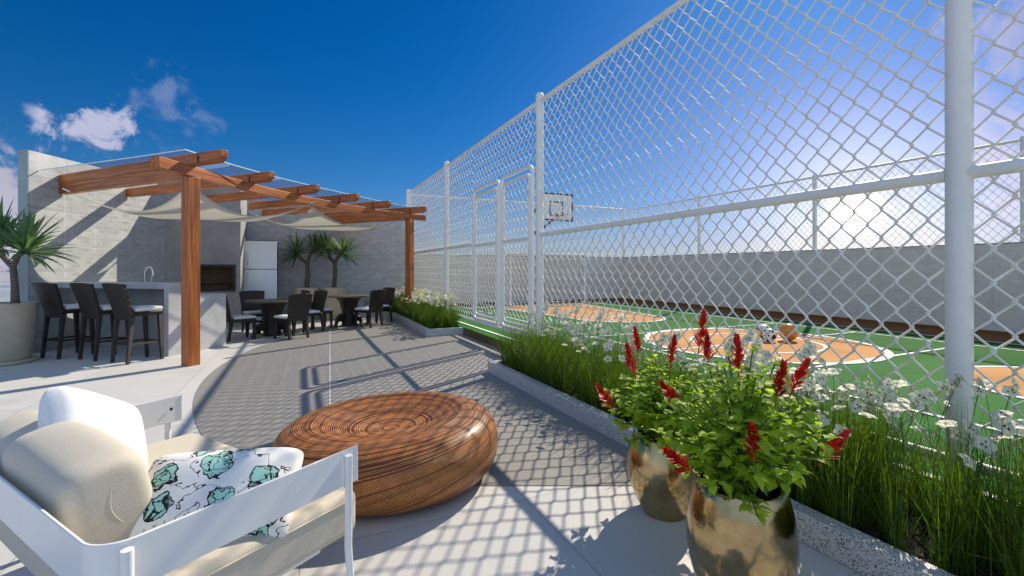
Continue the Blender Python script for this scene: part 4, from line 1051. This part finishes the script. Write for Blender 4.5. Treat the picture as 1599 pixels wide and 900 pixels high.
# ------------------------------------------------------------------ bronze pots with red flowering bushes
def pot(label, x, y, R_, h):
    t = thing('bronze_pot', label, 'pot', (x, y, 0), 'glossy bronze pots by the kerb')
    prof = [(0, 0), (R_ * .57, 0), (R_ * .60, .010)]
    for k in range(1, 19):
        u = k / 18; prof.append((R_ * (.60 + .40 * math.sin(min(1, u / .62) * math.pi / 2) - .18 * (max(0, u - .62) / .38) ** 1.8), .010 + (h - .010) * u))
    rt = prof[-1][0]; prof += [(rt - .008, h + .008), (rt - .022, h + .004), (rt - .026, h - .07)]
    b = MB(); b.lathe(prof, (x, y, 0), 64); b.build('body', M['gold'], t, smooth=60)
    b = MB(); b.lathe([(rt - .026, h - .06), (0, h - .045)], (x, y, 0), 24); b.build('soil', M['soil'], t)
    return rt
def leaf(mb, o, d, L, w, rr_):
    d = Vector(d).normalized(); s_ = d.cross(UP)
    if s_.length < .1: s_ = Vector((1, 0, 0))
    s_.normalize(); s_ = (s_ + UP * rr_.uniform(-.35, .35)).normalized(); nn = s_.cross(d).normalized(); mb.rv = rr_.random(); prev = None; o = Vector(o)
    for (t, ww, z) in ((0, .05, 0), (.18, .72, .02), (.38, 1.0, .03), (.62, .78, .01), (.84, .36, -.05), (1.0, .02, -.12)):
        c = o + d * L * t + nn * L * z; a = mb.add(c - s_ * w * ww * .5 + nn * L * .08 * ww); m_ = mb.add(c); b_ = mb.add(c + s_ * w * ww * .5 + nn * L * .08 * ww)
        if prev: mb.face(prev[0], prev[1], m_, a); mb.face(prev[1], prev[2], b_, m_)
        prev = (a, m_, b_)
def spike(mb, o, d, L, rr_):
    d = Vector(d).normalized(); a = d.orthogonal().normalized(); b_ = d.cross(a); o = Vector(o)
    mb.tube([o - d * .03, o + d * L], .003, 5)
    for k in range(95):
        t = rr_.random() ** .8; th = rr_.uniform(0, 6.28); out = a * math.cos(th) + b_ * math.sin(th); dd = (out * (1 - t * .55) + d * (.75 + t * .5)).normalized(); mb.rv = rr_.random()
        q = o + d * L * t; l = L * .36 * (1.1 - .55 * t); s_ = dd.cross(d)
        if s_.length < .05: continue
        s_.normalize(); w = .0055
        i = [mb.add(q), mb.add(q + dd * l * .55 + s_ * w), mb.add(q + dd * l + s_ * w * .3), mb.add(q + dd * l * .96 - s_ * w * .8), mb.add(q + dd * l * .5 - s_ * w)]; mb.face(*i)
def bush(label, x, y, z, rad, h, seed, spikes, nst=80):
    rr_ = random.Random(seed); t = thing('flowering_bush', label, 'plant', (x, y, z), 'red flowering bushes in bronze pots'); st_ = MB(); lf = MB(); base = Vector((x, y, z - .04)); tips = []
    for k in range(nst):
        az = rr_.uniform(0, 6.28); q = rr_.random() ** .55; e = base + Vector((math.cos(az) * rad * q, math.sin(az) * rad * q, h * (1.02 - .45 * q * q) * rr_.uniform(.72, 1.05)))
        if q > .62 and rr_.random() < .5: e.z = z + h * rr_.uniform(-.02, .45)
        m_ = base.lerp(e, .45) + UP * h * .12 - Vector((math.cos(az), math.sin(az), 0)) * rad * q * .12
        st_.tube([base + Vector((math.cos(az), math.sin(az), 0)) * .05, m_, e], .0035, 5)
        for j in range(17):
            u = .22 + .8 * j / 17; p = (base * (1 - u) ** 2 + m_ * 2 * u * (1 - u) + e * u * u); a2 = j * 2.4 + rr_.uniform(-.4, .4)
            dn = Vector((math.cos(a2), math.sin(a2), rr_.uniform(-.55, .30))); leaf(lf, p + dn * .008, dn, rr_.uniform(.042, .074), rr_.uniform(.030, .048), rr_)
        for j in range(4):
            a2 = rr_.uniform(0, 6.28); leaf(lf, e, (math.cos(a2), math.sin(a2), rr_.uniform(.1, .8)), rr_.uniform(.03, .05), rr_.uniform(.02, .032), rr_)
    st_.build('stems', M['stalk'], t, smooth=60); lf.build('foliage', M['salvia_leaf'], t, smooth=0)
    for (dx, dy, dz, vx, vy, vz, L) in spikes:
        s_ = MB(); s_.cur = 0; spike(s_, (x + dx, y + dy, z + dz), (vx, vy, vz), L, rr_); s_.build('flower_spike', M['salvia_red'], t, smooth=0)
PA = (.885, 2.66); PBt = (.925, 1.86)
pot('smaller looking bronze pot standing farther back', PA[0], PA[1], .212, .44); pot('bronze pot nearest the camera in the foreground', PBt[0], PBt[1], .205, .53)
bush('red flowering bush in the rear bronze pot', PA[0], PA[1], .44, .36, .46, 5,
     [(-.20, -.1, .37, -.25, 0, 1, .16), (-.14, .05, .45, -.1, 0, 1, .15), (.02, -.05, .42, .1, -.1, 1, .15), (.20, .0, .50, .15, 0, 1, .20), (.22, -.08, .44, -.1, -.1, 1, .15), (-.02, -.28, .26, -.6, -.3, .7, .16), (-.33, -.1, .19, -.5, -.1, .8, .14)])
bush('red flowering bush in the nearest bronze pot', PBt[0], PBt[1], .53, .33, .55, 9,
     [(.02, .05, .44, -.05, 0, 1, .14), (.12, -.05, .36, .15, -.1, 1, .14), (.20, -.02, .38, .5, 0, 1, .13), (-.08, -.26, .22, -.2, -.3, .9, .12), (-.26, -.15, .12, -.7, -.2, .6, .13), (.27, -.10, .14, .6, -.1, .8, .13)])

# ------------------------------------------------------------------ rattan pouf
def pouf():
    x, y = -.845, 3.16; R_, H_ = .735, .44
    prof = [(0.0, .30)]
    for k in range(1, 13): u = k / 12; prof.append((.50 * u, .30 + .100 * (u ** 2.0) ))
    n = 26
    for k in range(1, n + 1):
        a = R(90 - 180 * k / n); ca = math.copysign(abs(math.cos(a)) ** .8, math.cos(a)); sa = math.copysign(abs(math.sin(a)) ** .85, math.sin(a)); prof.append((.50 + (R_ - .50) * ca, .215 + .185 * sa if a > 0 else .215 + .215 * sa))
    prof.append((0, .0))
    b = MB(); SEG = 128; s_ = 0; rows = []
    for i, (r, z) in enumerate(prof):
        if i: s_ += math.hypot(r - prof[i - 1][0], z - prof[i - 1][1])
        row = []
        for k in range(SEG + 1):
            a = 2 * math.pi * k / SEG; wx = 1 + .02 * math.cos(2 * a + .6)
            zz = z * (1 + .07 * math.cos(a - .2) * min(1, r / .5))
            # strands slant on the flank: shift the winding with the angle (whole number of strands per turn)
            tw = (.5 + .5 * math.cos(a - .15)) * .42 * max(0, min(1, (s_ - .42) / .45))
            row.append(b.add((r * wx * math.cos(a), r * wx * math.sin(a), zz), (k / SEG, s_, tw + k / SEG * 2 / 72)))
        rows.append(row)
    for A, B in zip(rows, rows[1:]):
        for k in range(SEG): b.face(A[k], B[k], B[k + 1], A[k + 1])
    o = b.build('rattan_pouf', M['rattan'], loc=(x, y, .006), smooth=80); tag(o, 'large round brown rattan pouf with a dished top', 'pouf')
pouf()

# ------------------------------------------------------------------ white sofa with cushions
SO = Vector((-1.10, 1.21, 0)); SA = math.atan2(.86, .51)
sofa = thing('outdoor_sofa', 'white metal outdoor sofa with beige seat cushions in the corner', 'sofa', tuple(SO), rz=SA)
SW, SD = 1.52, .86
def SL(x, y, z): v = Matrix.Rotation(SA, 3, 'Z') @ Vector((x, y, z)); return SO + v
def band():
    z0, z1, th, r = .505, .652, .010, .09; path = []
    path.append((SD, .0)); 
    def arc(cx_, cy_, a0, a1):
        for k in range(9): a = R(a0 + (a1 - a0) * k / 8); path.append((cx_ + r * math.cos(a), cy_ + r * math.sin(a)))
    path.extend([(SD * .7, 0), (SD * .4, 0)]); arc(r, r, 270, 180); path.extend([(0, SW * .33), (0, SW * .66)]); arc(r, SW - r, 180, 90); path.extend([(SD * .4, SW), (SD * .7, SW), (SD, SW)])
    b = MB(); n = len(path); rows = []
    for i in range(n):
        p = Vector(path[i] + (0,)); d = Vector(path[min(i + 1, n - 1)] + (0,)) - Vector(path[max(i - 1, 0)] + (0,)); d.normalize(); nn = Vector((d.y, -d.x, 0)) * -1
        fl = .0
        rows.append([b.add(p + nn * s_ * th / 2 + UP * z - nn * (.02 if z > .6 else 0) * -1 * 0) for s_, z in ((-1, z0), (1, z0), (1, z1), (-1, z1))])
    for A, B in zip(rows, rows[1:]):
        for k in range(4): j = (k + 1) % 4; b.face(A[k], B[k], B[j], A[j])
    b.face(*rows[0][::-1]); b.face(*rows[-1]); b.build('frame_band', M['white_metal'], sofa, world=False, bevel=.003)
band()
for (x, y, out, lean) in ((SD - .06, 0, -1, .02), (SD - .06, SW, 1, .02), (.06, 0, -1, -.03), (.06, SW, 1, -.03)):
    b = MB(); yy = y + out * .022
    b.tube([(x, yy, .635), (x, yy, .42), (x + lean * .4, yy - out * .012, .25), (x + lean, yy, 0)], .0155, 14); b.build('leg', M['white_metal'], sofa, world=False)
for y in (0.0, SW):
    b = MB(); b.tube([(SD - .05, y, .615), (SD - .05, y, .585)], .006, 8) ; 
b = MB(); b.lathe([(0, 0), (.008, 0), (.008, .003), (0, .003)], (0, 0, 0), 14)
o = b.build('fixing_hole', M['black'], sofa, world=False, loc=(SD - .055, SW - .0075, .585), rot=(R(90), 0, 0))
b = MB(); b.box(.10, SD - .10, .10, SW - .10, .215, .25); b.build('seat_frame', M['white_metal'], sofa, world=False, bevel=.006)
def puff(mb, w, d, t, e=3.6, nu=26, nv=26, sag=None, edge=.0):
    """pillow: outline w x d, thickness t, edges meet in a seam; gc = plane position"""
    def outline(u, v):
        x, y = 2 * u - 1, 2 * v - 1; cr_ = 1 - .07 * (x * y) ** 8; k = cr_ * (1 - .03 * (1 - x * x) * abs(y) ** 3); k2 = cr_ * (1 - .03 * (1 - y * y) * abs(x) ** 3)
        return x * w / 2 * k2, y * d / 2 * k
    def hgt(u, v):
        x, y = abs(2 * u - 1), abs(2 * v - 1); return t / 2 * max(0, (1 - x ** e)) ** .5 * max(0, (1 - y ** e)) ** .5 + edge
    for sg in (1, -1):
        def fn(u, v): x, y = outline(u, v); return (x, y, sg * hgt(u, v))
        if sg > 0: mb.grid(fn, nu, nv, lambda u, v: (outline(u, v)[0], outline(u, v)[1], 0))
        else: mb.grid(lambda u, v: fn(1 - u, v), nu, nv, lambda u, v: (outline(1 - u, v)[0] + .11, outline(1 - u, v)[1], 0))
def rounded_cushion(name, x0, x1, y0, y1, z0, z1, par, m, bev, crown=.0, label=None):
    b = MB(); nx, ny = 14, 14
    cx_, cy_, cz_ = (x0 + x1) / 2, (y0 + y1) / 2, (z0 + z1) / 2
    b.box(x0, x1, y0, y1, z0, z1); o = b.build(name, m, par, world=False, smooth=60)
    md = o.modifiers.new('round', 'BEVEL'); md.width = bev; md.segments = 5; return o
for y0, y1 in ((.045, SW - .045),):
    o = rounded_cushion('seat_cushion', .07, SD + .05, y0, y1, .252, .435, sofa, M['linen'], .035)
pip = MB()
pp = [(.105, .045), (SD + .015, .045), (SD + .05, .08), (SD + .05, SW - .08), (SD + .015, SW - .045)]
for z in (.405,): pip.tube([(x, y + (-.001 if y < .5 else .001), z) for x, y in pp], .0035, 6)
pip.build('piping', M['linen'], o, world=False)
def back_cushion(label, yc, w, ang=.0, dz=0):
    """thick soft back cushion leaning on the back band: an object of its own"""
    t = SL(.172, yc, .590 + dz)
    b = MB(); NU, NVv = 36, 30; H_, T_ = .345, .265
    # superellipsoid-like bolster: long axis y, height z, depth x
    def se(c, e): return math.copysign(abs(c) ** e, c)
    rows = []
    for i in range(NVv + 1):
        ph = -math.pi / 2 + math.pi * i / NVv; row = []
        for j in range(NU):
            th = 2 * math.pi * j / NU
            yv = w / 2 * se(math.sin(ph), .30); rr_ = abs(math.cos(ph)) ** .26
            xx = T_ / 2 * se(math.cos(th), .72) * rr_ ** 1.2; zz = H_ / 2 * se(math.sin(th), .48) * rr_ ** .8
            xx += .03 * (zz / H_) ; zz += .012 * math.sin(yv * 9 + xx * 7)
            row.append(b.add((xx, yv, zz), (yv, zz, xx)))
        rows.append(row)
    for A, B in zip(rows, rows[1:]):
        for j in range(NU): k = (j + 1) % NU; b.face(A[j], A[k], B[k], B[j])
    o = b.build('back_cushion', M['linen'], loc=tuple(t), rot=(0, R(-17), SA), smooth=80)
    o.rotation_mode = 'XYZ'; o.rotation_euler = (Matrix.Rotation(SA + ang, 3, 'Z') @ Matrix.Rotation(R(-17), 3, 'Y')).to_euler()
    tag(o, label, 'cushion', 'beige back cushions on the sofa')
    s_ = MB(); yv = -w / 2 * .985; pts = []
    for k in range(13):
        u = k / 12; zz = H_ * (.42 - .84 * u); pts.append((.012 * math.sin(u * 9), yv - .004 + .03 * abs(2 * u - 1) ** 4, zz))
    s_.tube(pts, .003, 6); s_.build('seam', M['linen'], o, world=False)
    return o
back_cushion('nearer beige back cushion against the white sofa frame', .735, .68); back_cushion('farther beige back cushion behind the plain white pillow', 1.27, .40, .02, -.03)
def pillow(name, label, c, xa, ya, w, d, t, m):
    xa = Vector(xa).normalized(); ya = Vector(ya); ya = (ya - xa * ya.dot(xa)).normalized(); za = xa.cross(ya)
    b = MB(); puff(b, w, d, t); mt = Matrix((xa, ya, za)).transposed(); o = b.build(name, m, loc=tuple(c), smooth=180); o.rotation_euler = mt.to_euler(); tag(o, label, 'pillow'); return o
pillow('throw_pillow', 'plain white throw pillow against the far sofa arm', (-1.87, 2.06, .635), (.10, .86, -.50), (-.50, .15, .82), .46, .44, .21, M['pillow_white'])
pillow('throw_pillow', 'white throw pillow printed with teal blossoms, by the near sofa arm', (-1.14, 1.78, .515), (.985, .17, 0), (-.14, .30, .30), .58, .36, .23, M['floral'])
